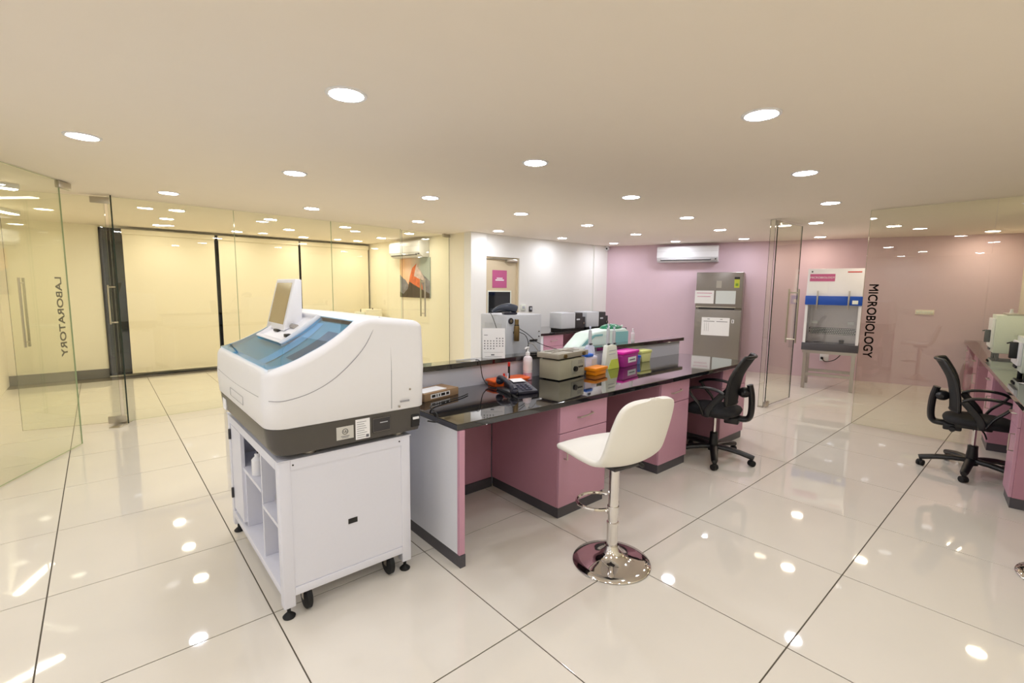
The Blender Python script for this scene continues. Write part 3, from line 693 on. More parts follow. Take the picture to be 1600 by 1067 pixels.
# ------------------------------------------------------------------ white bar stools
def bar_stool(label, x, y, rz):
    """seat faces local +y"""
    o = thing('bar_stool', label, 'stool', (x, y, 0), rz, 'white bar stools')
    MB().lathe([(0, 0), (0.205, 0), (0.212, 0.004), (0.208, 0.010), (0.17, 0.017), (0.11, 0.030), (0.065, 0.052), (0.042, 0.082), (0.036, 0.10), (0, 0.10)], 48).build('base_plate', M['chrome'], o, smooth=60)
    MB().lathe([(0.030, 0.098), (0.030, 0.22), (0.033, 0.222), (0.033, 0.232), (0.027, 0.234), (0.027, 0.56), (0.0, 0.56)], 28).build('gas_column', M['chrome'], o)
    fr = MB().tube([(0.118*math.sin(a), 0.125+0.110*math.cos(a), 0.30) for a in [math.radians(q) for q in range(-165, 166, 15)]]+[(0.02, 0.01, 0.30)], 0.0095, 8)
    fr.tube([(-0.03, 0.019, 0.30), (-0.015, 0.0, 0.30)], 0.0095, 8)
    fr.build('footrest', M['chrome'], o)
    MB().cyl((0, 0, 0.30), 0.031, 0.045, 24).build('footrest_clamp', M['chrome'], o)
    pl = MB().box((-0.09, -0.09, 0.558), (0.09, 0.09, 0.578), bevel=0.006).build('seat_plate', M['dark'], o)
    MB().tube([(0.05, 0, 0.565), (0.14, -0.02, 0.555), (0.17, -0.03, 0.535)], 0.006, 8).tube([(0.155, -0.025, 0.543), (0.185, -0.035, 0.52)], 0.011, 8).build('height_lever', M['black'], pl)
    # moulded shell: u from the front lip over the seat to the top of the back, v across
    prof = smooth_path([(0, 0.262, 0.612), (0, 0.235, 0.632), (0, 0.15, 0.632), (0, 0.05, 0.614), (0, -0.06, 0.600), (0, -0.135, 0.622), (0, -0.182, 0.70), (0, -0.208, 0.81), (0, -0.230, 0.92), (0, -0.238, 0.965)], 4)
    n = len(prof)-1
    def W(u):
        if u > 0.52: q = (u-0.52)/0.48; return 0.008+0.214*max(0.0, 1-q**5)**(1/2.6)-0.012*q
        if u < 0.30: q = (0.30-u)/0.30; return 0.008+0.208*max(0.0, 1-q**6)**(1/2.8)
        return 0.216+0.006*math.sin((u-0.30)/0.22*PI/2)
    def fn(t, v):
        u = 0.5-0.5*math.cos(PI*t)
        k = u*n; i = min(int(k), n-1); f = k-i
        p = Vector(prof[i]).lerp(Vector(prof[i+1]), f); s = 2*v-1
        w_ = W(u); x = w_*s; wrap = (x/0.22)**2
        q = min(max((u-0.30)/0.4, 0), 1); q = q*q*(3-2*q)                # 0 on the seat, 1 on the back
        lift = 0.035*math.exp(-((u-0.5)/0.16)**2)*wrap-0.010*(1-q)*wrap
        return (x, p.y+q*0.052*wrap*(1-0.6*min(max((u-0.7)/0.3, 0), 1)), p.z+lift*(1-0.6*q))
    sh = MB().grid(fn, 56, 16).build('seat_shell', M['leather'], o, smooth=80)
    md = sh.modifiers.new('thickness', 'SOLIDIFY'); md.thickness = 0.032; md.offset = 0.0
    sb = sh.modifiers.new('round', 'SUBSURF'); sb.levels = 1; sb.render_levels = 1
    return o
bar_stool('white shell bar stool on a round chrome base in front of the island', 2.045, 1.485, math.radians(-8))
bar_stool('white shell bar stool cut off by the right picture edge', 3.70, -0.195, math.radians(175))

# ------------------------------------------------------------------ black office chairs
def office_chair(label, x, y, rz, base_rz=0.0):
    """faces local +y"""
    o = thing('office_chair', label, 'chair', (x, y, 0), rz, 'black office chairs')
    hub = MB().lathe([(0, 0.075), (0.045, 0.075), (0.042, 0.11), (0.034, 0.20), (0.034, 0.235), (0.028, 0.24), (0, 0.24)], 20).build('hub', M['black'], o)
    for k in range(5):
        a = base_rz+2*PI*k/5; c, s = math.cos(a), math.sin(a)
        lg = MB().tube([(0.03*c, 0.03*s, 0.112), (0.12*c, 0.12*s, 0.110), (0.22*c, 0.22*s, 0.098), (0.315*c, 0.315*s, 0.078), (0.335*c, 0.335*s, 0.072)], [0.034, 0.033, 0.030, 0.027, 0.020], 10, ry=0.022).build('base_arm', M['black'], o)
        cs = MB().cyl((0.32*c, 0.32*s, 0.056), 0.009, 0.045, 8)
        t2 = T((0.32*c, 0.32*s, 0.026), a+0.9)
        cs.cyl((0, 0.013, 0), 0.0258, 0.018, 16, axis='y', m=t2).cyl((0, -0.013, 0), 0.0258, 0.018, 16, axis='y', m=t2).cyl((0, 0, 0), 0.008, 0.034, 8, axis='y', m=t2)
        cs.sphere((0, 0, 0.012), 0.024, 1.0, 0.8, 0.7, 10, m=t2)
        cs.build('caster', M['rubber'], lg)
    MB().cyl((0, 0, 0.32), 0.014, 0.17, 16).build('gas_lift', M['chrome'], o)
    me = MB().box((-0.09, -0.13, 0.385), (0.09, 0.10, 0.425), bevel=0.012).box((-0.05, -0.20, 0.345), (0.05, -0.08, 0.40), bevel=0.012).build('tilt_mechanism', M['black'], o)
    MB().tube([(0.08, 0.03, 0.40), (0.17, 0.05, 0.385), (0.235, 0.06, 0.36)], 0.006, 8).build('lever', M['black'], me)
    MB().cyl((0.075, -0.14, 0.365), 0.02, 0.05, 14, axis='x').build('tension_knob', M['black'], me)
    def seat(u, v):
        a = 2*PI*u; r = v
        ex = abs(math.cos(a))**0.55*math.copysign(1, math.cos(a)); ey = abs(math.sin(a))**0.55*math.copysign(1, math.sin(a))
        return (0.235*ex*r, 0.02+0.225*ey*r, 0.485-0.022*r**6+0.006*math.sin(ey*r*1.5)*0-0.012*(max(ey*r, 0))**3)
    st = MB()
    prof = [(0.0, 0.488), (0.5, 0.486), (0.82, 0.484), (0.95, 0.474), (1.0, 0.455), (0.97, 0.435), (0.88, 0.424), (0.0, 0.424)]
    rings = []
    for r, z in prof:
        ring = []
        for k in range(32):
            a = 2*PI*k/32; ex = abs(math.cos(a))**0.6*math.copysign(1, math.cos(a)); ey = abs(math.sin(a))**0.6*math.copysign(1, math.sin(a))
            ring.append((0.212*ex*r, 0.02+0.23*ey*r, z-(0.018*max(ey*r, 0)**3)))
        rings.append(ring)
    V = [[st.bm.verts.new(p) for p in ring] for ring in rings[1:-1]]
    for A, B in zip(V, V[1:]):
        for k in range(32): st.bm.faces.new((A[k], A[(k+1) % 32], B[(k+1) % 32], B[k]))
    st.bm.faces.new(V[0]); st.bm.faces.new(V[-1][::-1]); bmesh.ops.recalc_face_normals(st.bm, faces=st.bm.faces)
    st.build('seat', M['mesh_fabric'], o, smooth=60)
    # back post: flat bracket dropping behind the seat
    MB().tube(smooth_path([(0, -0.10, 0.405), (0, -0.22, 0.395), (0, -0.268, 0.41), (0, -0.285, 0.47), (0, -0.282, 0.60), (0, -0.262, 0.70)], 5), 0.044, 12, ry=0.026).build('back_post', M['black'], o)
    cen = smooth_path([(0, -0.165, 0.53), (0, -0.170, 0.60), (0, -0.180, 0.68), (0, -0.205, 0.79), (0, -0.262, 0.90), (0, -0.292, 0.945)], 5); n = len(cen)-1
    def bw(u): return 0.215*(0.62+0.38*math.sin(min(1, (u+0.12)/0.42)*PI/2))*(1-0.28*max(0, (u-0.55)/0.45)**1.6)
    def back(u, v):
        k = u*n; i = min(int(k), n-1); p = Vector(cen[i]).lerp(Vector(cen[i+1]), k-i); s = 2*v-1
        return (bw(u)*s, p.y+0.055*s*s, p.z)
    bk = MB().grid(back, 22, 14).build('backrest', M['mesh_fabric'], o, smooth=80)
    md = bk.modifiers.new('thickness', 'SOLIDIFY'); md.thickness = 0.016; md.offset = 0
    rim = [back(0.0, v/8) for v in range(9)]+[back(u/12, 1.0) for u in range(1, 13)]+[back(1.0, 1-v/8) for v in range(1, 9)]+[back(1-u/12, 0.0) for u in range(1, 12)]
    MB().tube(rim, 0.014, 8, closed=True).build('back_frame', M['black'], bk)
    MB().sphere((0, -0.225, 0.63), 0.055, 1.5, 1.0, 0.8, 14).build('lumbar_boss', M['black'], bk)
    for s in (-1, 1):
        x0 = s*0.205
        ar = MB().tube(smooth_path([(s*0.17, 0.03, 0.418), (x0+s*0.02, 0.03, 0.432), (x0+s*0.02, 0.01, 0.50), (x0+s*0.02, -0.05, 0.58), (x0+s*0.02, -0.095, 0.635)], 5), 0.026, 10, ry=0.011)
        ar.tube(smooth_path([(x0+s*0.02, 0.05, 0.44), (x0+s*0.02, 0.09, 0.52), (x0+s*0.02, 0.15, 0.585), (x0+s*0.02, 0.185, 0.64)], 5), 0.026, 10, ry=0.011)
        ar.tube(smooth_path([(x0+s*0.02, -0.10, 0.635), (x0+s*0.02, -0.04, 0.662), (x0+s*0.02, 0.06, 0.672), (x0+s*0.02, 0.15, 0.66), (x0+s*0.02, 0.20, 0.635)], 5), 0.026, 10, ry=0.012)
        ar.build('armrest', M['black'], o)
    return o
office_chair('black mesh office chair pushed towards the island knee space', 4.08, 1.905, math.radians(14), base_rz=math.radians(-22))
office_chair('black mesh office chair at the right-hand bench, back towards the aisle', 5.42, 0.345, math.radians(186), base_rz=math.radians(-80))

# ------------------------------------------------------------------ things on the island
WZ = WT+0.0005; LZ = 0.9725
bx = thing('carton', 'flat brown printed carton beside the analyzer on the island', 'box', (1.60, 2.60, WZ), math.radians(12))
MB().box((-0.15, -0.08, 0), (0.15, 0.08, 0.05), bevel=0.002).build('carton_body', M['card'], bx)
MB().box((-0.10, -0.0806, 0.012), (0.07, -0.0803, 0.04)).build('printed_patch', M['paper'], bx)
for k, (a, b) in enumerate(((-0.09, -0.06), (-0.05, -0.042), (-0.03, -0.02), (-0.01, 0.025), (0.035, 0.06))): MB().box((a, -0.0812, 0.018), (b, -0.0807, 0.035)).build('printed_mark', M['black'], bx, smooth=0)
MB().box((-0.14, -0.06, 0.0505), (0.06, 0.04, 0.054)).build('leaflet', M['paper'], bx)
# telephone
ph = thing('desk_telephone', 'dark navy desk telephone with a white index card on the island worktop', 'telephone', (2.13, 2.385, WZ), math.radians(-14))
pb = MB().prism([(-0.115, 0.0), (0.11, 0.0), (0.11, 0.062), (0.06, 0.058), (-0.115, 0.022)], -0.045, 0.105, bevel=0.006, seg=2, axis='x').build('phone_base', M['navy'], ph)
hsl = MB().tube(smooth_path([(-0.078, 0.115, 0.070), (-0.080, 0.07, 0.088), (-0.082, 0.0, 0.080), (-0.080, -0.07, 0.062), (-0.078, -0.125, 0.036)], 6), [0.022]*4+[0.016]*16+[0.022]*5, 12).sphere((-0.078, 0.105, 0.058), 0.030, 0.9, 1.1, 0.8, 14).sphere((-0.078, -0.112, 0.03), 0.030, 0.9, 1.1, 0.8, 14)
hsl.build('handset', M['navy'], ph)
MB().box((-0.105, -0.115, 0), (-0.046, 0.105, 0.02), bevel=0.004).build('cradle', M['black'], ph)
MB().box((-0.01, 0.03, 0), (0.085, 0.095, 0.0015), m=T((0, 0, 0.0528), 0, math.radians(9))).build('index_card', M['paper'], ph)
for i in range(4):
    for j in range(3):
        MB().box((-0.009, -0.007, 0), (0.009, 0.007, 0.004), bevel=0.002, m=T((0.0+0.032*j, -0.088+0.026*i, 0.0285+0.0054*i), 0, math.radians(11.6))).build('key', mat('key_grey', (70, 70, 92), 0.5), pb)
co = [(1.975+0.006*math.cos(k*0.9)+0.0010*k, 2.205+0.0026*k, WZ+0.009+0.006*math.sin(k*0.9)) for k in range(60)]
tag(MB().tube(co, 0.002, 6).build('coiled_cord', M['black']), 'short coiled telephone cord lying beside the handset', 'cord')
# orange rack with pens
ro = thing('orange_rack', 'flat orange plastic rack behind the telephone', 'rack', (2.255, 2.622, WZ), math.radians(-4))
MB().prism([(-0.17, -0.055), (-0.14, -0.075), (0.14, -0.075), (0.17, -0.055), (0.17, 0.05), (0.14, 0.07), (-0.14, 0.07), (-0.17, 0.05)], 0.030, 0.044, bevel=0.003, axis='z').build('rack_top', M['orange'], ro)
MB().prism([(-0.15, -0.05), (-0.12, -0.065), (0.12, -0.065), (0.15, -0.05), (0.15, 0.045), (0.12, 0.06), (-0.12, 0.06), (-0.15, 0.045)], 0.0, 0.029, bevel=0.003, axis='z').build('rack_body', M['orange'], ro)
pe = thing('marker_pen', 'black marker with red cap standing upright in the orange rack', 'pen', (2.245, 2.60, WZ+0.0445))
MB().cyl((0, 0, 0.045), 0.0085, 0.09, 12).build('barrel', M['black'], pe); MB().cyl((0, 0, 0.105), 0.0095, 0.03, 12).build('cap', M['red'], pe)
for x, y, c, lb in ((2.185, 2.585, 'red', 'short sample tube with red stopper in the orange rack'), (2.212, 2.575, 'lilac', 'short clear sample tube in the orange rack, right of the red one')):
    q = thing('sample_tube', lb, 'tube', (x, y, WZ+0.0445)); MB().cyl((0, 0, 0.012), 0.0065, 0.024, 10).build('tube', M['paper'], q); MB().cyl((0, 0, 0.034), 0.0078, 0.0195, 10).build('stopper', M[c], q)
# sanitizer pump bottle
def pump_bottle(label, x, y, z, s, liquid):
    o = thing('pump_bottle', label, 'bottle', (x, y, z), math.radians(20))
    MB().lathe([(0, 0), (0.030*s, 0), (0.033*s, 0.004*s), (0.033*s, 0.052*s), (0, 0.052*s)], 24).build('bottle_base', liquid, o)
    MB().lathe([(0, 0.0525*s), (0.033*s, 0.0525*s), (0.033*s, 0.155*s), (0.028*s, 0.168*s), (0.014*s, 0.176*s), (0.014*s, 0.18*s), (0, 0.18*s)], 24).build('bottle_body', mat('milky_plastic', (232, 222, 228), 0.25), o)
    p = MB().lathe([(0.016*s, 0.18*s), (0.016*s, 0.20*s), (0.008*s, 0.205*s), (0.005*s, 0.21*s), (0.005*s, 0.232*s), (0, 0.232*s)], 16).build('pump', M['white'], o)
    MB().tube([(0.012*s, 0, 0.236*s), (-0.02*s, 0, 0.238*s), (-0.045*s, 0, 0.230*s)], 0.006*s, 8).build('nozzle', M['white'], p)
    return o
pbt = pump_bottle('clear pump bottle with pink liquid standing beside the beige shaker', 2.477, 2.648, WZ, 1.06, M['pinkliquid'])
MB().cyl((0, 0, 0.112), 0.0355, 0.07, 24).build('printed_label', mat('pale_label', (240, 230, 232), 0.6), pbt)
# beige shaker
shk = thing('bench_shaker', 'beige laboratory shaker with knob and springs on its platform', 'shaker', (2.615, 2.438, WZ), math.radians(8))
sbd = MB().box((0, 0, 0.006), (0.352, 0.195, 0.158), bevel=0.004).build('housing', M['beige'], shk)
for x, y in ((0.03, 0.03), (0.32, 0.03), (0.03, 0.165), (0.32, 0.165)): MB().cyl((x, y, 0.003), 0.012, 0.006, 12).build('foot', M['rubber'], shk)
MB().box((0.16, -0.003, 0.03), (0.338, 0.0, 0.145), bevel=0.001).build('control_panel', mat('panel_grey', (168, 166, 150), 0.5), sbd)
MB().cyl((0.205, -0.012, 0.075), 0.021, 0.018, 20, axis='y').build('knob', M['black'], sbd)
for k in range(3): MB().cyl((0.262+0.024*k, -0.006, 0.085), 0.0065, 0.008, 10, axis='y').build('switch', M['black'], sbd)
mk = MB()
for k in range(3): mk.box((0.25, -0.0036, 0.112+0.01*k), (0.25+0.075-0.01*k, -0.0031, 0.115+0.01*k))
mk.build('printed_line', M['ink'], sbd, smooth=0, kind='stuff')
MB().box((0.02, 0.02, 0.158), (0.332, 0.18, 0.172)).build('gasket', M['black'], shk, smooth=0)
pf = MB().box((-0.03, -0.012, 0.172), (0.385, 0.198, 0.212), bevel=0.004).build('platform', M['beige_dark'], shk)
for p, q in (((0.0, 0.08), (0.36, 0.12)), ((0.02, 0.16), (0.33, 0.04)), ((0.18, 0.0), (0.18, 0.19))):
    MB().tube([(p[0], p[1], 0.216), (q[0], q[1], 0.216)], 0.004, 6).build('spring', M['steel'], pf)
for x in (0.05, 0.31): MB().cyl((x, -0.018, 0.190), 0.016, 0.014, 16, axis='y').build('thumb_screw', M['bronze'], pf)
tag(MB().tube(smooth_path([(2.645, 2.70, 0.99), (2.60, 2.745, 1.06), (2.66, 2.86, 0.99), (2.72, 2.95, 0.83), (2.75, 3.0, 0.80)], 5), 0.003, 6).build('thin_wire', M['steel']), 'thin bare wire looping up at the back of the beige shaker', 'wire')
# amber rack
am = thing('amber_rack', 'small orange yellow tube rack to the right of the beige shaker', 'rack', (3.10, 2.475, WZ), math.radians(8))
MB().box((-0.085, -0.045, 0), (0.085, 0.045, 0.035), bevel=0.003).build('rack_body', M['amber'], am)
MB().box((-0.10, -0.055, 0.0355), (0.10, 0.055, 0.062), bevel=0.004).build('rack_top', M['amber'], am)
# tip box with blue cap
bt = thing('tip_box', 'pale lilac box with a bright blue cap behind the orange yellow rack', 'box', (3.125, 2.592, WZ), math.radians(4))
MB().box((-0.085, -0.045, 0), (0.085, 0.045, 0.135), bevel=0.006).build('box_body', M['lilac'], bt)
MB().box((-0.075, -0.055, 0.135), (0.015, 0.045, 0.162), bevel=0.008).build('cap', M['bluecap'], bt)
MB().box((0.0, -0.0465, 0.045), (0.075, -0.0455, 0.115)).build('printed_patch', M['grey'], bt)
# pipette stand
ps = thing('pipette_stand', 'cream pipette stand with lime foot, three pipettes hanging', 'stand', (3.40, 2.59, WZ), math.radians(4))
MB().prism([(-0.105, 0.0), (0.125, 0.0), (0.072, 0.205), (0.045, 0.215), (-0.065, 0.215), (-0.075, 0.20)], -0.045, 0.0, bevel=0.004, seg=2).build('stand_plate', M['cream'], ps)
MB().prism([(-0.06, 0.001), (0.118, 0.001), (0.095, 0.085), (-0.01, 0.085)], -0.049, -0.0455).build('lime_foot', M['lime'], ps, smooth=0)
MB().box((-0.10, 0.0005, 0), (0.11, 0.06, 0.012), bevel=0.002).build('foot_plate', M['cream'], ps)
MB().box((-0.05, -0.0485, 0.135), (0.055, -0.0455, 0.14)).build('hook_bar', M['grey'], ps)
MB().box((-0.05, -0.0485, 0.165), (0.055, -0.0455, 0.17)).build('hook_bar', M['grey'], ps)
for i, (dx, lb, s) in enumerate(((-0.155, 'grey pipette at the left, hanging above the plain white stand', 0.95), (-0.03, 'grey pipette in the middle of the pipette stand, tallest', 1.1), (0.055, 'grey pipette at the right end of the pipette stand', 0.9))):
    q = thing('pipette', lb, 'pipette', (3.40+dx, 2.57+(0.100 if dx < -0.1 else 0.0), WZ+0.2165), math.radians(10), 'pipettes on the stand')
    MB().lathe([(0, 0.0), (0.013, 0.0), (0.015, 0.02), (0.0155, 0.10*s), (0.013, 0.135*s), (0, 0.14*s)], 14).build('pipette_body', M['grey'], q)
    MB().lathe([(0, 0.1405*s), (0.005, 0.1405*s), (0.005, 0.155*s), (0.009, 0.157*s), (0.009, 0.17*s), (0, 0.172*s)], 12).build('plunger', M['lilac'], q)
    MB().box((-0.018, -0.017, 0.0), (0.018, -0.005, 0.014), bevel=0.002).build('grip_hook', M['dark'], q)
p2s = thing('pipette_stand', 'plain white pipette stand behind the cream one', 'stand', (3.25, 2.687, WZ))
MB().prism([(-0.08, 0.0), (0.09, 0.0), (0.045, 0.20), (0.02, 0.2155), (-0.03, 0.2155), (-0.05, 0.20)], -0.03, 0.0, bevel=0.004, seg=2).build('stand_plate', M['lilac'], p2s)
MB().box((-0.08, -0.034, 0), (0.09, -0.0305, 0.012)).build('foot_plate', M['lilac'], p2s)
# magenta box
mg = thing('magenta_box', 'magenta lidded box with a white label on the island', 'box', (3.675, 2.61, WZ), math.radians(8))
MB().prism([(-0.13, 0.0), (0.13, 0.0), (0.15, 0.115), (-0.15, 0.115)], -0.07, 0.055, bevel=0.004, seg=2).build('box_body', M['magenta_body'], mg)
MB().box((-0.158, -0.078, 0.1155), (0.158, 0.062, 0.142), bevel=0.007).build('lid', M['magenta'], mg)
MB().box((-0.055, -0.0722, 0.035), (0.105, -0.0708, 0.085)).build('label_card', M['paper'], mg)
MB().box((-0.03, -0.0730, 0.055), (0.08, -0.0724, 0.064)).build('printed_line', M['ink'], mg, smooth=0)
bb = thing('blue_jar', 'small blue lidded jar against the end of the magenta box', 'jar', (3.872, 2.60, WZ))
MB().lathe([(0, 0), (0.03, 0), (0.034, 0.06), (0, 0.06)], 20).build('jar_body', mat('blue_grey_plastic', (112, 128, 190), 0.3), bb)
MB().cyl((0, 0, 0.069), 0.037, 0.016, 20).build('lid', M['bluecap'], bb)
yb = thing('yellow_tub', 'pale yellow tub standing against the divider at the far end of the items', 'tub', (4.03, 2.655, WZ))
MB().prism([(-0.065, 0.0), (0.065, 0.0), (0.085, 0.085), (-0.085, 0.085)], -0.055, 0.045, bevel=0.004, seg=2).build('tub_body', mat('pale_yellow_plastic', (226, 228, 160), 0.35), yb)
MB().box((-0.092, -0.06, 0.0855), (0.092, 0.05, 0.115), bevel=0.006).build('lid', mat('pale_lime_plastic', (232, 236, 150), 0.35), yb)
# things on the ledge
ca = thing('desk_calendar', 'white tent calendar standing on the black ledge before the grey instrument', 'calendar', (2.215, 2.745, LZ), math.radians(-36))
CM = T((0, 0, 0), 0, math.radians(-13))
sheet = MB().box((-0.085, -0.0012, 0), (0.085, 0.0012, 0.225), m=T((0, -0.028, 0.0), 0, math.radians(-7))).build('front_sheet', M['paper'], ca, smooth=0)
MB().box((-0.085, -0.0012, 0), (0.085, 0.0012, 0.225), m=T((0, 0.028, 0.0), 0, math.radians(7))).build('back_sheet', M['dark'], ca, smooth=0)
marks = MB()
R = T((0, -0.0295, 0.0), 0, math.radians(-7))
for r in range(5):
    for c in range(7):
        if (r == 0 and c < 4) or (r == 4 and c > 3): continue
        marks.box((-0.072+0.0225*c, -0.0006, 0.145-0.019*r), (-0.063+0.0225*c, 0.0, 0.153-0.019*r), m=R)
marks.box((-0.072, -0.0006, 0.172), (-0.045, 0.0, 0.176), m=R).box((-0.02, -0.0006, 0.022), (0.005, 0.0, 0.031), m=R).box((-0.075, -0.0006, 0.045), (0.072, 0.0, 0.0462), m=R).box((-0.065, -0.0006, 0.012), (0.06, 0.0, 0.014), m=R)
marks.build('date_marks', M['ink'], sheet, smooth=0, kind='stuff')
tag(MB().tube(smooth_path([(2.030, 2.72, 0.9775), (2.034, 2.683, 0.974), (2.040, 2.672, 0.93), (2.05, 2.66, 0.85), (2.06, 2.60, 0.797), (2.075, 2.54, 0.7945)], 6), 0.0032, 6).build('cable', M['rubber']), 'thin dark cable hanging over the ledge front, left of the calendar', 'cable')
tag(MB().tube(smooth_path([(2.535, 3.20, 1.285), (2.50, 3.13, 1.27), (2.46, 3.02, 1.18), (2.42, 2.93, 1.07), (2.36, 2.87, 0.95), (2.36, 2.88, 0.80)], 6), 0.003, 6).build('cable', M['rubber']), 'thin scanner cord looping down behind the calendar', 'cable')
tag(MB().tube(smooth_path([(1.90, 2.78, 0.978), (1.97, 2.74, 0.982), (2.03, 2.72, 0.984)], 5), 0.0045, 6).build('cable_plug', M['grey']), 'short grey cable end lying on the black ledge', 'cable')
pump_bottle('white pump bottle standing on the black ledge near the pink wall', 4.02, 2.76, LZ, 0.56, M['white'])

# ------------------------------------------------------------------ rear side of the island
gi = thing('grey_instrument', 'tall light grey instrument cabinet behind the calendar on the island', 'instrument', (2.60, 3.05, WZ))
gb = MB().box((0, 0, 0.012), (0.415, 0.36, 0.475), bevel=0.006).build('casing', M['grey'], gi)
MB().box((0.02, 0.02, 0), (0.395, 0.34, 0.0118)).build('plinth', M['dark'], gi)
MB().cyl((0.045, -0.004, 0.425), 0.026, 0.010, 24, axis='y').build('round_lock', M['dark'], gb)
MB().cyl((0.045, -0.0105, 0.425), 0.014, 0.003, 16, axis='y').build('lock_core', M['steel'], gb)
MB().box((0.27, -0.012, 0.235), (0.36, -0.0005, 0.252), bevel=0.003).build('drawer_pull', M['black'], gb)
for z in (0.32, 0.275): MB().cyl((0.385, -0.003, z), 0.006, 0.006, 10, axis='y').build('screw', M['dark'], gb)
MB().box((-0.002, 0.06, 0.10), (-0.0005, 0.30, 0.40)).build('side_door', M['grey'], gb)
fl = thing('bronze_flask', 'bronze cylinder hooked on the front of the grey instrument', 'cylinder', (2.685, 3.015, 1.045))
MB().lathe([(0, 0), (0.022, 0), (0.024, 0.004), (0.024, 0.12), (0.019, 0.135), (0.017, 0.14), (0.018, 0.185), (0, 0.19)], 20).build('flask_body', M['bronze'], fl)
MB().cyl((0, 0, 0.136), 0.021, 0.008, 20).build('collar', M['black'], fl)
MB().box((-0.008, 0.0245, 0.06), (0.008, 0.0345, 0.08)).build('hook', M['black'], fl)
tag(MB().tube(smooth_path([(2.712, 3.01, 1.15), (2.80, 3.0, 1.10), (2.92, 3.0, 1.02), (3.05, 2.98, 0.97), (3.12, 2.95, 0.95)], 5), 0.003, 6).build('cable', M['rubber']), 'thin cable slanting down to the right from the bronze cylinder', 'cable')
tag(MB().tube(smooth_path([(2.712, 3.01, 1.12), (2.77, 2.995, 1.09), (2.80, 2.99, 1.02), (2.78, 2.98, 0.90), (2.72, 2.95, 0.80)], 5), 0.003, 6).build('cable', M['rubber']), 'thin cable dropping behind the pump bottle from the bronze cylinder', 'cable')
sn2 = thing('barcode_scanner', 'dark barcode scanner resting on top of the grey instrument', 'scanner', (2.66, 3.14, WZ+0.4775), math.radians(-20))
MB().tube(smooth_path([(-0.11, 0.02, 0.022), (-0.06, 0.01, 0.052), (0.0, 0.0, 0.062), (0.06, 0.0, 0.056), (0.10, 0.0, 0.042)], 5), [0.012+0.024*min(1, k/12) for k in range(21)], 12).build('scanner_body', mat('blue_grey_plastic_dark', (60, 66, 80), 0.3), sn2)
MB().box((-0.02, -0.035, 0.0), (0.10, 0.035, 0.018), bevel=0.005).build('scanner_foot', M['navy'], sn2)
tub = thing('teal_centrifuge', 'pale teal tabletop centrifuge with sloping white left end and dark green lid', 'centrifuge', (3.47, 3.02, WZ), 0.0)
MB().prism([(0.0, 0.0), (0.84, 0.0), (0.845, 0.26), (0.80, 0.29), (0.50, 0.29), (0.44, 0.285), (0.28, 0.272), (0.20, 0.255), (0.02, 0.12)], 0.0, 0.20, bevel=0.015, seg=3, caps_only=True).build('casing', M['mint'], tub)
MB().prism([(0.56, 0.02), (0.835, 0.02), (0.838, 0.258), (0.60, 0.262), (0.56, 0.22)], -0.004, -0.0005).build('front_panel', M['teal'], tub, smooth=0)
MB().prism([(0.02, 0.118), (0.20, 0.235), (0.28, 0.25), (0.40, 0.25), (0.40, 0.232), (0.28, 0.23), (0.04, 0.10)], -0.003, -0.0005).build('edge_line', M['teal'], tub, smooth=0)
dm = MB().sphere((0.66, 0.10, 0.288), 0.12, 1.3, 0.75, 0.42, 20).build('dome_lid', M['green'], tub)
for k in range(5): MB().sphere((0.55+0.055*k, 0.035+0.02*(k % 2), 0.315), 0.012, 1, 1, 1, 8).build('rotor_cap', M['mint'], dm)

# ------------------------------------------------------------------ pink wall: refrigerator, air conditioner, camera
def pink_frame(s_, d, z):
    """local x along the wall to the right, local y from the wall face into the wall; origin d metres in front of it"""
    p = PW0+pn*s_+pm*d
    return (p.x, p.y, z), PANG
(loc, rz) = pink_frame(1.885, 0.672, 0)
fg = thing('refrigerator', 'grey two-door refrigerator with papers taped on, against the pink wall', 'refrigerator', loc, rz)
FW, FD, FH = 0.765, 0.62, 1.82
MB().box((0, 0.065, 0.04), (FW, FD, FH), bevel=0.008).build('cabinet', M['fridge'], fg)
MB().box((0.03, 0.09, 0.0), (FW-0.03, FD-0.05, 0.0395)).build('plinth', M['black'], fg)
fd1 = MB().box((0.002, 0, 1.195), (FW-0.002, 0.0645, FH-0.002), bevel=0.010, seg=3).build('freezer_door', M['fridge'], fg)
fd2 = MB().box((0.002, 0, 0.045), (FW-0.002, 0.0645, 1.165), bevel=0.010, seg=3).build('main_door', M['fridge'], fg)
MB().box((0.06, 0.004, 1.165), (FW-0.12, 0.06, 1.195)).build('handle_recess', M['black'], fg)
MB().box((0.012, -0.006, 1.196), (FW-0.10, 0.004, 1.212), bevel=0.003).build('handle_lip', M['silver'], fd1)
MB().box((0.335, -0.002, 1.545), (0.42, -0.0002, 1.67)).build('badge', mat('badge_grey', (176, 172, 164), 0.4), fd1)
st = MB().box((0.622, -0.002, 1.55), (0.705, -0.0002, 1.735)).build('energy_sticker', mat('sticker_yellow', (196, 206, 70), 0.6), fd1)
MB().box((0.622, -0.0028, 1.695), (0.705, -0.0021, 1.735)).build('sticker_header', M['black'], st)
MB().box((0.642, -0.0028, 1.58), (0.685, -0.0021, 1.625)).build('sticker_mark', mat('sticker_green', (120, 160, 60), 0.6), st)
p1_ = MB().box((-0.012, -0.0035, 1.265), (0.305, -0.0003, 1.495)).build('paper_notice', M['paper'], fd1, smooth=0)
mk = MB(); mk.box((0.02, -0.0043, 1.445), (0.27, -0.0036, 1.454)); mk.box((0.03, -0.0043, 1.385), (0.25, -0.0036, 1.394)); mk.build('printed_line', M['sign'], p1_, smooth=0, kind='stuff')
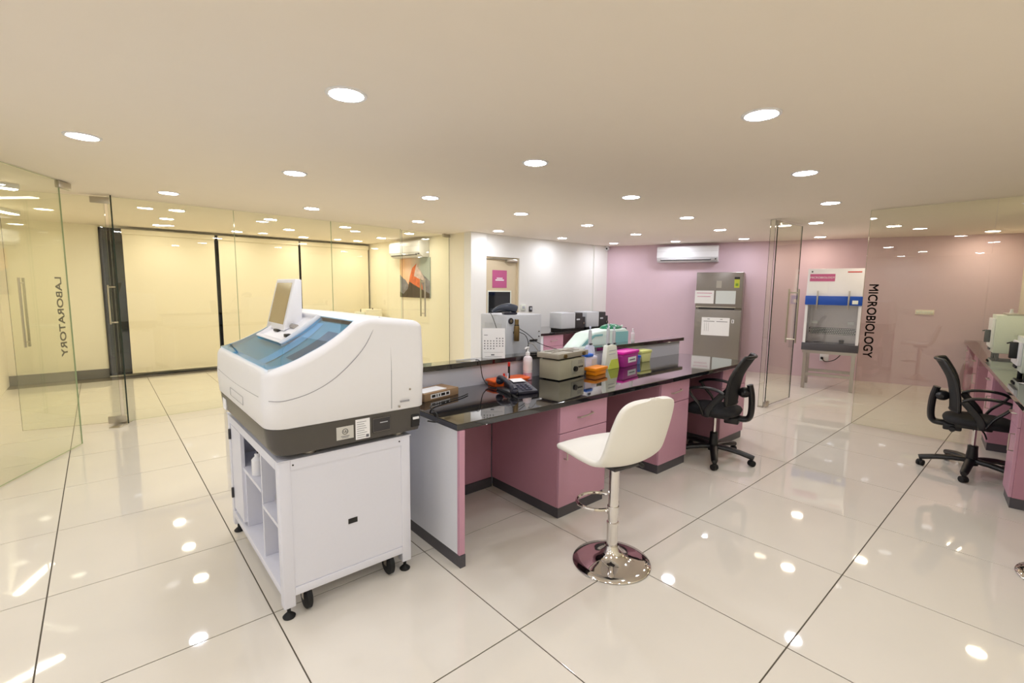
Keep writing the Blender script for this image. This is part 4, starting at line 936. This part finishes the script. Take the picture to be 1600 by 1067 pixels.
MB().box((0.335, -0.0035, 1.265), (0.655, -0.0003, 1.495)).build('paper_notice', mat('pale_paper', (214, 222, 222), 0.5), fd1, smooth=0)
p2_ = MB().box((0.125, -0.0035, 0.70), (0.585, -0.0003, 1.02)).build('paper_notice', M['paper'], fd2, smooth=0)
mk = MB()
for a in (0.16, 0.37):
    mk.box((a, -0.0043, 0.945), (a+0.18, -0.0036, 0.955)); mk.box((a+0.06, -0.0043, 0.985), (a+0.10, -0.0036, 0.995))
for k in range(3): mk.box((0.175+0.033*k, -0.0043, 0.77), (0.178+0.033*k, -0.0036, 0.93))
mk.build('printed_line', M['ink'], p2_, smooth=0, kind='stuff')
lk = MB().box((0.615, -0.012, 0.93), (0.655, -0.0005, 0.995), bevel=0.004).build('lock_tag', M['white'], fd2)
MB().box((0.628, -0.0132, 0.94), (0.640, -0.0122, 0.985)).build('lock_slot', M['black'], lk)

def split_ac(name, label, loc, rz, L=1.0, h=0.30, d=0.21):
    """front faces local -y, back at local y = 0"""
    o = thing(name, label, 'air conditioner', loc, rz)
    MB().prism([(0, 0), (0, h), (-d+0.03, h), (-d, h-0.03), (-d-0.005, 0.09), (-d+0.035, 0.035), (-d+0.08, 0.0)], 0, L, bevel=0.006, seg=2, axis='x').build('casing', M['white'], o)
    MB().box((0.07, -d+0.005, 0.028), (L-0.12, -d+0.03, 0.055), m=None).build('louvre_slot', M['dark'], o, smooth=0)
    MB().prism([(-d-0.006, 0.058), (-d+0.030, 0.014), (-d+0.034, 0.018), (-d-0.002, 0.064)], 0.075, L-0.125, axis='x').build('louvre', M['white'], o, smooth=0)
    MB().box((L-0.05, -d-0.004, 0.04), (L-0.025, -d+0.02, 0.06)).build('sensor', M['dark'], o)
    MB().box((0.004, -d-0.003, h-0.10), (L-0.004, -d+0.012, h-0.098)).build('panel_seam', mseam, o)
    return o
loc, rz = pink_frame(1.075, 0.002, 2.03)
split_ac('air_conditioner', 'white split air conditioner high on the pink wall', loc, rz, L=1.10, h=0.30)
loc, rz = pink_frame(0.035, 0.06, CEIL)
cc = thing('security_camera', 'small white security camera in the corner under the ceiling', 'camera', loc, rz)
MB().box((-0.035, -0.035, -0.02), (0.035, 0.035, 0), bevel=0.004).build('bracket', M['white'], cc)
hd = MB().cyl((0, -0.015, -0.058), 0.038, 0.085, 20, axis='y').build('camera_head', M['white'], cc)
MB().cyl((0, -0.059, -0.058), 0.018, 0.006, 16, axis='y').build('lens', M['black'], hd)
loc, rz = pink_frame(5.135, 0.001, 1.155)
sw = thing('switch_plate', 'wide cream switch plate on the pink wall behind the lettered glass', 'switch', loc, rz)
MB().box((0, -0.012, 0), (0.235, -0.001, 0.075), bevel=0.003).build('plate', M['wall_cream'], sw)
for k in range(6): MB().box((0.015+0.035*k, -0.016, 0.02), (0.042+0.035*k, -0.0122, 0.055), bevel=0.001).build('rocker', M['cream'], sw)

# ------------------------------------------------------------------ biosafety cabinet
bc = thing('biosafety_cabinet', 'white and blue biosafety cabinet on a steel stand, with a magenta sign', 'cabinet', (8.205, 2.535, 0), math.radians(-78))
BW, BDp = 0.70, 0.60
for x in (0.02, BW-0.065):
    for y in (0.03, BDp-0.07):
        MB().box((x, y, 0), (x+0.045, y+0.045, 0.585)).build('stand_leg', M['steel'], bc, smooth=0)
MB().box((0.005, 0.025, 0.555), (BW-0.005, 0.06, 0.60)).build('stand_rail', M['steel'], bc, smooth=0)
MB().box((0.066, 0.035, 0.20), (BW-0.066, 0.07, 0.245)).build('stand_rail', M['steel'], bc, smooth=0)
MB().box((0.066, BDp-0.06, 0.20), (BW-0.066, BDp-0.03, 0.245)).build('stand_rail', M['steel'], bc, smooth=0)
MB().box((-0.01, 0.0, 0.601), (BW+0.01, BDp, 0.715), bevel=0.004).build('base_tray', M['plinth'], bc)
for x in (0, BW-0.035): MB().box((x, 0.01, 0.7155), (x+0.035, BDp-0.02, 1.295)).build('side_wall', M['white'], bc, smooth=0)
BDi = 0.36
MB().box((0.0355, BDi-0.035, 0.7155), (BW-0.0355, BDi-0.02, 1.295)).build('inner_back', mat('cabinet_grey', (206, 202, 196), 0.3, metal=0.3), bc, smooth=0)
mesh_ = MB().box((0.05, BDi-0.042, 0.84), (BW-0.05, BDi-0.0355, 0.94)).build('perforated_strip', M['dark'], bc, smooth=0)
hs = MB()
for i in range(26):
    for j in range(4):
        hs.box((0.056+0.0228*i+(0.008 if j % 2 else 0), BDi-0.044, 0.844+0.0245*j), (0.071+0.0228*i+(0.008 if j % 2 else 0), BDi-0.0421, 0.860+0.0245*j))
hs.build('perforation', M['cream'], mesh_, smooth=0, kind='stuff')
for x in (0.075, BW-0.16): MB().box((x, BDi-0.045, 1.0), (x+0.085, BDi-0.0355, 1.045), bevel=0.002).build('socket', M['cream'], bc)
MB().box((0.036, 0.02, 0.7155), (BW-0.036, 0.03, 1.29)).build('sash', M['clear'], bc, smooth=0)
MB().prism([(0.012, 1.435), (0.055, 1.845), (BDp, 1.845), (BDp, 1.2955), (0.012, 1.2955)], 0, BW, bevel=0.006, seg=2, axis='x').build('hood', M['white'], bc)
bnd = MB().box((-0.006, -0.022, 1.300), (BW+0.006, 0.0112, 1.436), bevel=0.008).build('blue_band', M['blue'], bc)
MB().box((BW-0.115, -0.026, 1.322), (BW-0.045, -0.0222, 1.375)).build('band_sticker', M['cream'], bnd)
for x in (0.14, BW-0.17): MB().box((x, -0.034, 1.24), (x+0.022, -0.0225, 1.515), bevel=0.003).build('sash_bracket', M['steel'], bc)
hr = Vector((0, 0.043, 0.41)).normalized()
def hood_at(z): return 0.012+(z-1.435)*0.043/0.41
sgn = MB().prism([(hood_at(1.655)-0.004, 1.655), (hood_at(1.765)-0.004, 1.765), (hood_at(1.765)-0.001, 1.765), (hood_at(1.655)-0.001, 1.655)], 0.03, 0.35, axis='x').build('sign', M['sign'], bc, smooth=0)
text('lettering', 'MICROBIOLOGY', 0.042, M['paper'], sgn, (0.19, hood_at(1.71)-0.0048, 1.71), frame((1, 0, 0), (0, hr.y, hr.z)), depth=0.0002)
nt_ = MB().prism([(hood_at(1.47)-0.003, 1.47), (hood_at(1.645)-0.003, 1.645), (hood_at(1.645)-0.001, 1.645), (hood_at(1.47)-0.001, 1.47)], 0.03, 0.27, axis='x').build('paper_notice', M['paper'], bc, smooth=0)
MB().prism([(hood_at(1.785)-0.003, 1.785), (hood_at(1.80)-0.003, 1.80), (hood_at(1.80)-0.001, 1.80), (hood_at(1.785)-0.001, 1.785)], BW-0.20, BW-0.03, axis='x').build('maker_line', M['red'], bc, smooth=0)
MB().prism([(hood_at(1.79)-0.003, 1.79), (hood_at(1.81)-0.003, 1.81), (hood_at(1.81)-0.001, 1.81), (hood_at(1.79)-0.001, 1.79)], 0.045, 0.065, axis='x').build('corner_mark', M['black'], bc, smooth=0)
bk1 = thing('small_beaker', 'dark small pot standing inside the biosafety cabinet', 'pot', (0, 0, 0))
bk1.location = bc.matrix_basis @ Vector((0.50, 0.25, 0.7158)) if False else (Matrix.Translation((8.205, 2.535, 0)) @ Matrix.Rotation(math.radians(-78), 4, 'Z') @ Vector((0.49, 0.20, 0.7158)))
MB().lathe([(0, 0), (0.03, 0), (0.034, 0.05), (0.028, 0.052), (0, 0.05)], 18).build('pot_body', M['dark'], bk1)
MB().cyl((0, 0, 0.056), 0.02, 0.01, 14).build('pot_lid', M['steel'], bk1)
loc, rz = pink_frame(3.90, 0.001, 0.30)
so = thing('wall_socket', 'white wall socket seen under the biosafety cabinet', 'socket', loc, rz)
MB().box((0, -0.012, 0), (0.13, -0.001, 0.13), bevel=0.004).build('plate', M['paper'], so)
MB().cyl((0.03, -0.03, 0.05), 0.022, 0.035, 14, axis='y').build('plug', M['black'], so)
a_ = Vector(loc)+Vector((pn.x*0.03, pn.y*0.03, 0.05))+Vector((pm.x*0.05, pm.y*0.05, 0))
tag(MB().tube(smooth_path([tuple(a_), (a_.x-0.02, a_.y-0.06, 0.30), (a_.x-0.10, a_.y-0.22, 0.36), (a_.x-0.24, a_.y-0.36, 0.52), (a_.x-0.32, a_.y-0.40, 0.58)], 5), 0.007, 8).build('power_cable', M['rubber']), 'dark cable curving from the wall socket up to the biosafety cabinet', 'cable')

# ------------------------------------------------------------------ white wall: switches, rear bench and instruments
for x, w, h, z, m_, lb in ((5.70, 0.11, 0.11, 1.10, 'cream', 'cream switch plate on the white wall right of the door'), (5.90, 0.075, 0.10, 1.075, 'dark', 'small dark access reader on the white wall')):
    o = thing('wall_plate', lb, 'switch', (x, 6.299, z))
    MB().box((0, -0.014, 0), (w, -0.001, h), bevel=0.003).build('plate', M[m_], o)
    MB().box((w*0.25, -0.019, h*0.3), (w*0.75, -0.0145, h*0.75), bevel=0.002).build('button', M['grey'], o)
BBX0, BBX1, BBY = 5.16, 7.45, 5.26
tag(MB().box((BBX0, BBY, WB), (BBX1, 6.26, WT), bevel=0.004).build('worktop', M['granite'], smooth=0), 'black granite worktop of the bench along the white wall', 'worktop')
o = thing('end_panel', 'white side panel of the bench along the white wall', 'panel', (5.175, 5.285, 0))
MB().box((0, 0, 0.07), (0.10, 0.96, WB)).build('board', M['lamwhite'], o, smooth=0); MB().box((0.004, 0.004, 0), (0.096, 0.96, 0.0695)).build('plinth', M['plinth'], o, smooth=0)
pedestal('pedestal_cabinet', 'pink drawer cabinet under the bench along the white wall', 5.28, 5.74, 5.285, 6.2, None)
pedestal('pedestal_cabinet', 'pink cabinet at the pink-wall end of the bench along the white wall', 6.95, 7.40, 5.285, 6.2, None)
o = thing('back_board', 'dark pink back board under the bench along the white wall', 'panel', (5.745, 6.16, 0))
MB().box((0, 0, 0.07), (1.20, 0.025, WB)).build('board', M['pink_in'], o, smooth=0); MB().box((0, -0.01, 0), (1.20, 0.025, 0.0695)).build('plinth', M['plinth'], o, smooth=0)
def bench_instrument(x, y, rz, lb):
    o = thing('bench_analyzer', lb, 'analyzer', (x, y, WZ), rz, 'grey bench analyzers at the white wall')
    MB().box((0, 0.0, 0.035), (0.33, 0.30, 0.305), bevel=0.012, seg=3).build('casing', M['grey'], o)
    MB().box((0.3305, -0.005, 0.035), (0.50, 0.295, 0.300), bevel=0.010).build('control_head', M['dark'], o)
    MB().box((0.5005, 0.0, 0.035), (0.57, 0.28, 0.23), bevel=0.008).build('sample_port', M['dark'], o)
    MB().box((0.35, -0.0075, 0.175), (0.43, -0.0052, 0.20)).build('badge', M['grey'], o)
    MB().box((0.02, 0.02, 0.0), (0.55, 0.28, 0.034)).build('foot_frame', M['black'], o)
    MB().cyl((0.535, -0.003, 0.12), 0.018, 0.006, 16, axis='y').build('dial', M['steel'], o)
    return o
bench_instrument(5.79, 5.38, math.radians(-3), 'grey bench analyzer with dark head, the left one on the white-wall bench')
bench_instrument(6.45, 5.40, math.radians(-3), 'grey bench analyzer with dark head, the right one nearer the pink wall')
o = thing('glass_vial_rack', 'small rack with dark capped vials at the end of the white-wall bench', 'rack', (7.17, 5.55, WZ))
MB().box((0, 0, 0), (0.16, 0.09, 0.07), bevel=0.004).build('rack_body', mat('tan_plastic', (170, 150, 130), 0.5), o)
for k in range(3): MB().cyl((0.03+0.05*k, 0.045, 0.09), 0.014, 0.04, 12).build('vial', M['dark' if k != 1 else 'grey'], o)

# ------------------------------------------------------------------ laboratory behind the glass
for a, b, lb in ((0.335, 1.585, 'cream roller blind, the leftmost of three, beside the dark window strip'), (1.635, 2.975, 'cream roller blind, the middle one of three'), (3.005, 4.385, 'cream roller blind, the rightmost of three, next to the poster wall')):
    o = thing('roller_blind', lb, 'blind', (a, 9.70, 0), group='roller blinds over the dark window')
    MB().box((0, -0.03, 2.265), (b-a, 0.06, 2.345), bevel=0.006).build('cassette', M['blind'], o)
    MB().box((0.006, 0.0, 0.075), (b-a-0.006, 0.004, 2.2645)).build('fabric', M['blind'], o, smooth=0)
    MB().box((0.006, -0.008, 0.05), (b-a-0.006, 0.012, 0.0745), bevel=0.003).build('bottom_bar', M['blind'], o)
WS0 = Vector((4.565, 6.45)); WS1 = Vector((4.41, 9.85)); wd = (WS1-WS0).normalized(); wang = math.atan2(-wd.y, -wd.x)
def side_frame(y, z):
    t = (y-WS0.y)/(WS1.y-WS0.y); p = WS0.lerp(WS1, t)
    return (p.x-0.003, p.y, z), wang        # local x runs towards the viewer (-y), local -y into the room
loc, rz = side_frame(8.50, 2.035)
split_ac('air_conditioner', 'cream-looking split air conditioner above the mountain poster behind glass', loc, rz, L=1.05, h=0.29)
loc, rz = side_frame(8.43, 1.30)
po = thing('mountain_poster', 'square poster of an orange lit mountain peak behind the glass', 'poster', loc, rz)
PWd, PHt = 1.02, 0.73
def poster_mat():
    m = bpy.data.materials.new('poster_sky'); m.use_nodes = True; nt = m.node_tree; b = nt.nodes['Principled BSDF']; b.inputs['Roughness'].default_value = 0.7
    tc = nt.nodes.new('ShaderNodeTexCoord'); sp = nt.nodes.new('ShaderNodeSeparateXYZ'); nt.links.new(tc.outputs['Object'], sp.inputs[0])
    no = nt.nodes.new('ShaderNodeTexNoise'); no.inputs['Scale'].default_value = 5; nt.links.new(tc.outputs['Object'], no.inputs['Vector'])
    ad = nt.nodes.new('ShaderNodeMath'); ad.operation = 'MULTIPLY_ADD'; ad.inputs[1].default_value = 0.35
    nt.links.new(no.outputs['Fac'], ad.inputs[0]); nt.links.new(sp.outputs['X'], ad.inputs[2])
    r = nt.nodes.new('ShaderNodeValToRGB'); nt.links.new(ad.outputs[0], r.inputs[0])
    r.color_ramp.elements[0].color = rgb(240, 170, 80); r.color_ramp.elements[1].color = rgb(170, 180, 176); r.color_ramp.elements[1].position = 0.95
    e = r.color_ramp.elements.new(0.5); e.color = rgb(236, 200, 178)
    nt.links.new(r.outputs[0], b.inputs['Base Color']); return m
MB().box((0, -0.018, 0), (PWd, -0.001, PHt)).build('canvas', poster_mat(), po, smooth=0)
def flat(name, pts, m_, k): MB().prism(pts, -0.0185-0.0012*k, -0.0181-0.0012*(k-1), axis='y').build(name, m_, po, smooth=0)
flat('far_ridge', [(0, 0.0), (1.02, 0.0), (1.02, 0.30), (0.92, 0.36), (0.80, 0.42), (0.66, 0.30), (0.3, 0.24), (0.2, 0.33), (0.12, 0.36), (0.0, 0.43)], mat('ridge_grey', (126, 124, 132), 0.8, var=0.6, scale=12), 1)
flat('orange_peak', [(0.25, 0.08), (0.36, 0.40), (0.44, 0.55), (0.52, 0.59), (0.60, 0.64), (0.58, 0.52), (0.66, 0.44), (0.78, 0.22), (0.80, 0.1)], mat('peak_orange', (226, 108, 62), 0.8, var=0.6, scale=14), 2)
flat('snow_face', [(0.50, 0.40), (0.56, 0.56), (0.60, 0.64), (0.66, 0.55), (0.80, 0.42), (0.88, 0.30), (0.70, 0.34)], mat('peak_snow', (206, 186, 184), 0.8, var=0.6, scale=16), 3)
flat('dark_slope', [(0, 0), (1.02, 0), (1.02, 0.08), (0.75, 0.16), (0.5, 0.24), (0.34, 0.30), (0.28, 0.16), (0.12, 0.06), (0, 0.10)], mat('slope_brown', (70, 58, 46), 0.8, var=0.6, scale=18), 4)
o = thing('lab_bench', 'cream side bench behind the analyzer in the glass laboratory', 'bench', (3.82, 8.55, 0))
MB().box((0, 0, 0.755), (0.56, 1.0, 0.79)).build('bench_top', M['cream'], o, smooth=0); MB().box((0.03, 0.02, 0), (0.54, 0.98, 0.754)).build('bench_cabinet', M['wall_cream'], o, smooth=0)
o = thing('small_instrument', 'cream tabletop instrument just visible above the analyzer back', 'instrument', (3.86, 8.95, 0.7905))
MB().box((0.12, 0, 0), (0.46, 0.34, 0.25), bevel=0.012).build('casing', M['wall_cream'], o); MB().box((0.0, 0.05, 0), (0.115, 0.30, 0.20), bevel=0.01).build('tray', M['cream'], o)
MB().tube([(0.05, 0.1, 0.2), (0.05, 0.1, 0.26)], 0.008, 8).build('tube', M['dark'], o); MB().tube([(0.3, 0.1, 0.25), (0.3, 0.1, 0.275)], 0.012, 8).build('cap', M['dark'], o)

# ------------------------------------------------------------------ right-hand bench
rang = math.atan2(BD.y, BD.x)
RO = Vector((4.342, 0.072))
def rb(s_, d=0.0, z=0.0): p = RO+BD*s_+BN*d; return (p.x, p.y, z)
o = thing('worktop', 'black granite worktop of the right-hand bench along the yellow wall', 'worktop', rb(0, 0), rang)
MB().box((-0.05, -0.52, WB), (5.72, 0.0, WT), bevel=0.004).build('slab', M['granite'], o, smooth=0)
def rped(s0, w, lb):
    """front faces the aisle"""
    o = thing('pedestal_cabinet', lb, 'cabinet', rb(s0+w, 0.03), rang+PI, 'pink cabinets of the right-hand bench')
    MB().box((0, 0.018, 0.075), (w, 0.47, WB-0.001), bevel=0.002, seg=1).build('carcass', M['pink_in'], o, smooth=0)
    MB().box((0.006, 0.012, 0), (w-0.006, 0.47, 0.0745)).build('plinth', M['plinth'], o, smooth=0)
    dr = MB().box((0.002, 0, 0.575), (w-0.002, 0.0175, WB-0.004), bevel=0.0015, seg=1).build('drawer', M['pink'], o, smooth=0)
    MB().tube([(w/2-0.06, 0.0, 0.66), (w/2-0.055, -0.024, 0.66), (w/2+0.055, -0.024, 0.66), (w/2+0.06, 0.0, 0.66)], 0.005, 8).build('handle', M['silver'], dr)
    do = MB().box((0.002, 0, 0.077), (w-0.002, 0.0175, 0.571), bevel=0.0015, seg=1).build('door', M['pink'], o, smooth=0)
    MB().tube([(w-0.045, 0, 0.52), (w-0.045, -0.026, 0.52), (w-0.045, -0.026, 0.40), (w-0.045, 0, 0.40)], 0.005, 8).build('handle', M['silver'], do)
rped(0.395, 0.30, 'narrow pink cabinet under the right-hand bench, beside the office chair')
rped(2.02, 0.48, 'pink cabinet under the right-hand bench just before the lettered glass line')
rped(3.70, 0.48, 'pink cabinet under the bench behind the microbiology glass')
rped(5.10, 0.48, 'pink cabinet at the far end of the bench behind the microbiology glass')
o = thing('back_board', 'dark pink back board of the knee space at the right-hand bench', 'panel', rb(0.70, 0.44), rang)
MB().box((0, -0.03, 0.07), (1.31, 0, WB-0.001)).build('board', M['pink_in'], o, smooth=0); MB().box((0, -0.03, 0), (1.31, 0.01, 0.0695)).build('plinth', M['plinth'], o, smooth=0)
def oven(s0, d, w, h, lb):
    """box instrument whose front faces the aisle; local x runs against the bench direction"""
    o = thing('bench_oven', lb, 'instrument', rb(s0+w, d, WZ), rang+PI, 'white bench instruments at the right-hand bench')
    MB().box((0, 0.02, 0.045), (w, 0.40, h), bevel=0.006).build('casing', mat('pale_green_white', (218, 226, 214), 0.4), o)
    dr = MB().box((0.015, -0.006, 0.10), (w-0.015, 0.0195, h-0.04), bevel=0.006).build('door', M['white'], o)
    MB().box((w-0.10, -0.055, 0.16), (w-0.05, -0.0065, 0.30), bevel=0.006).build('handle', M['black'], dr)
    MB().tube([(w-0.075, -0.04, 0.30), (w-0.075, -0.075, 0.285)], 0.006, 8).build('latch', M['black'], dr)
    for x, y in ((0.04, 0.06), (w-0.04, 0.06), (0.04, 0.36), (w-0.04, 0.36)): MB().cyl((x, y, 0.022), 0.018, 0.044, 12).build('foot', M['rubber'], o)
    cp = MB().box((0.02, 0.10, h+0.0005), (w-0.02, 0.30, h+0.02), bevel=0.004).build('top_plate', M['silver'], o)
    MB().lathe([(0, h+0.0205), (0.02, h+0.0205), (0.012, h+0.05), (0.016, h+0.065), (0, h+0.07)], 14, m=T((w/2, 0.15, 0))).build('top_knob', M['white'], cp)
    for k in range(3): MB().cyl((0.06+0.06*k, 0.012, 0.072), 0.012, 0.014, 12, axis='y').build('control_knob', M['dark'], o)
oven(3.22, 0.085, 0.42, 0.47, 'pale bench instrument with black handle, behind the glass joint')
oven(1.45, 0.115, 0.40, 0.34, 'pale bench instrument with black handle, cut by the right picture edge')
o = tag(MB().box((-0.10, -0.07, 0), (0.10, 0.07, 0.0012), m=T(rb(1.12, 0.20, WZ), rang+0.5)).build('paper_sheet', M['paper'], smooth=0), 'white sheet of paper lying on the right-hand bench', 'paper')
o = thing('microscope', 'black microscope at the right picture edge on the right-hand bench', 'microscope', rb(0.70, 0.24, WZ), rang)
MB().box((-0.10, -0.09, 0), (0.12, 0.09, 0.035), bevel=0.012).build('base', M['dark'], o)
MB().tube(smooth_path([(0.08, 0, 0.035), (0.10, 0, 0.15), (0.07, 0, 0.26), (0.0, 0, 0.28)], 5), 0.028, 12).build('arm', M['black'], o)
MB().box((-0.08, -0.07, 0.12), (0.07, 0.07, 0.135), bevel=0.003).build('stage', M['black'], o)
MB().cyl((-0.02, 0, 0.22), 0.022, 0.12, 16).build('nosepiece', M['black'], o)
MB().tube([(-0.02, 0, 0.29), (-0.10, 0, 0.34)], 0.018, 12).build('eyepiece', M['black'], o)
MB().cyl((0.08, 0.045, 0.09), 0.022, 0.03, 16, axis='y').build('focus_knob', M['dark'], o)
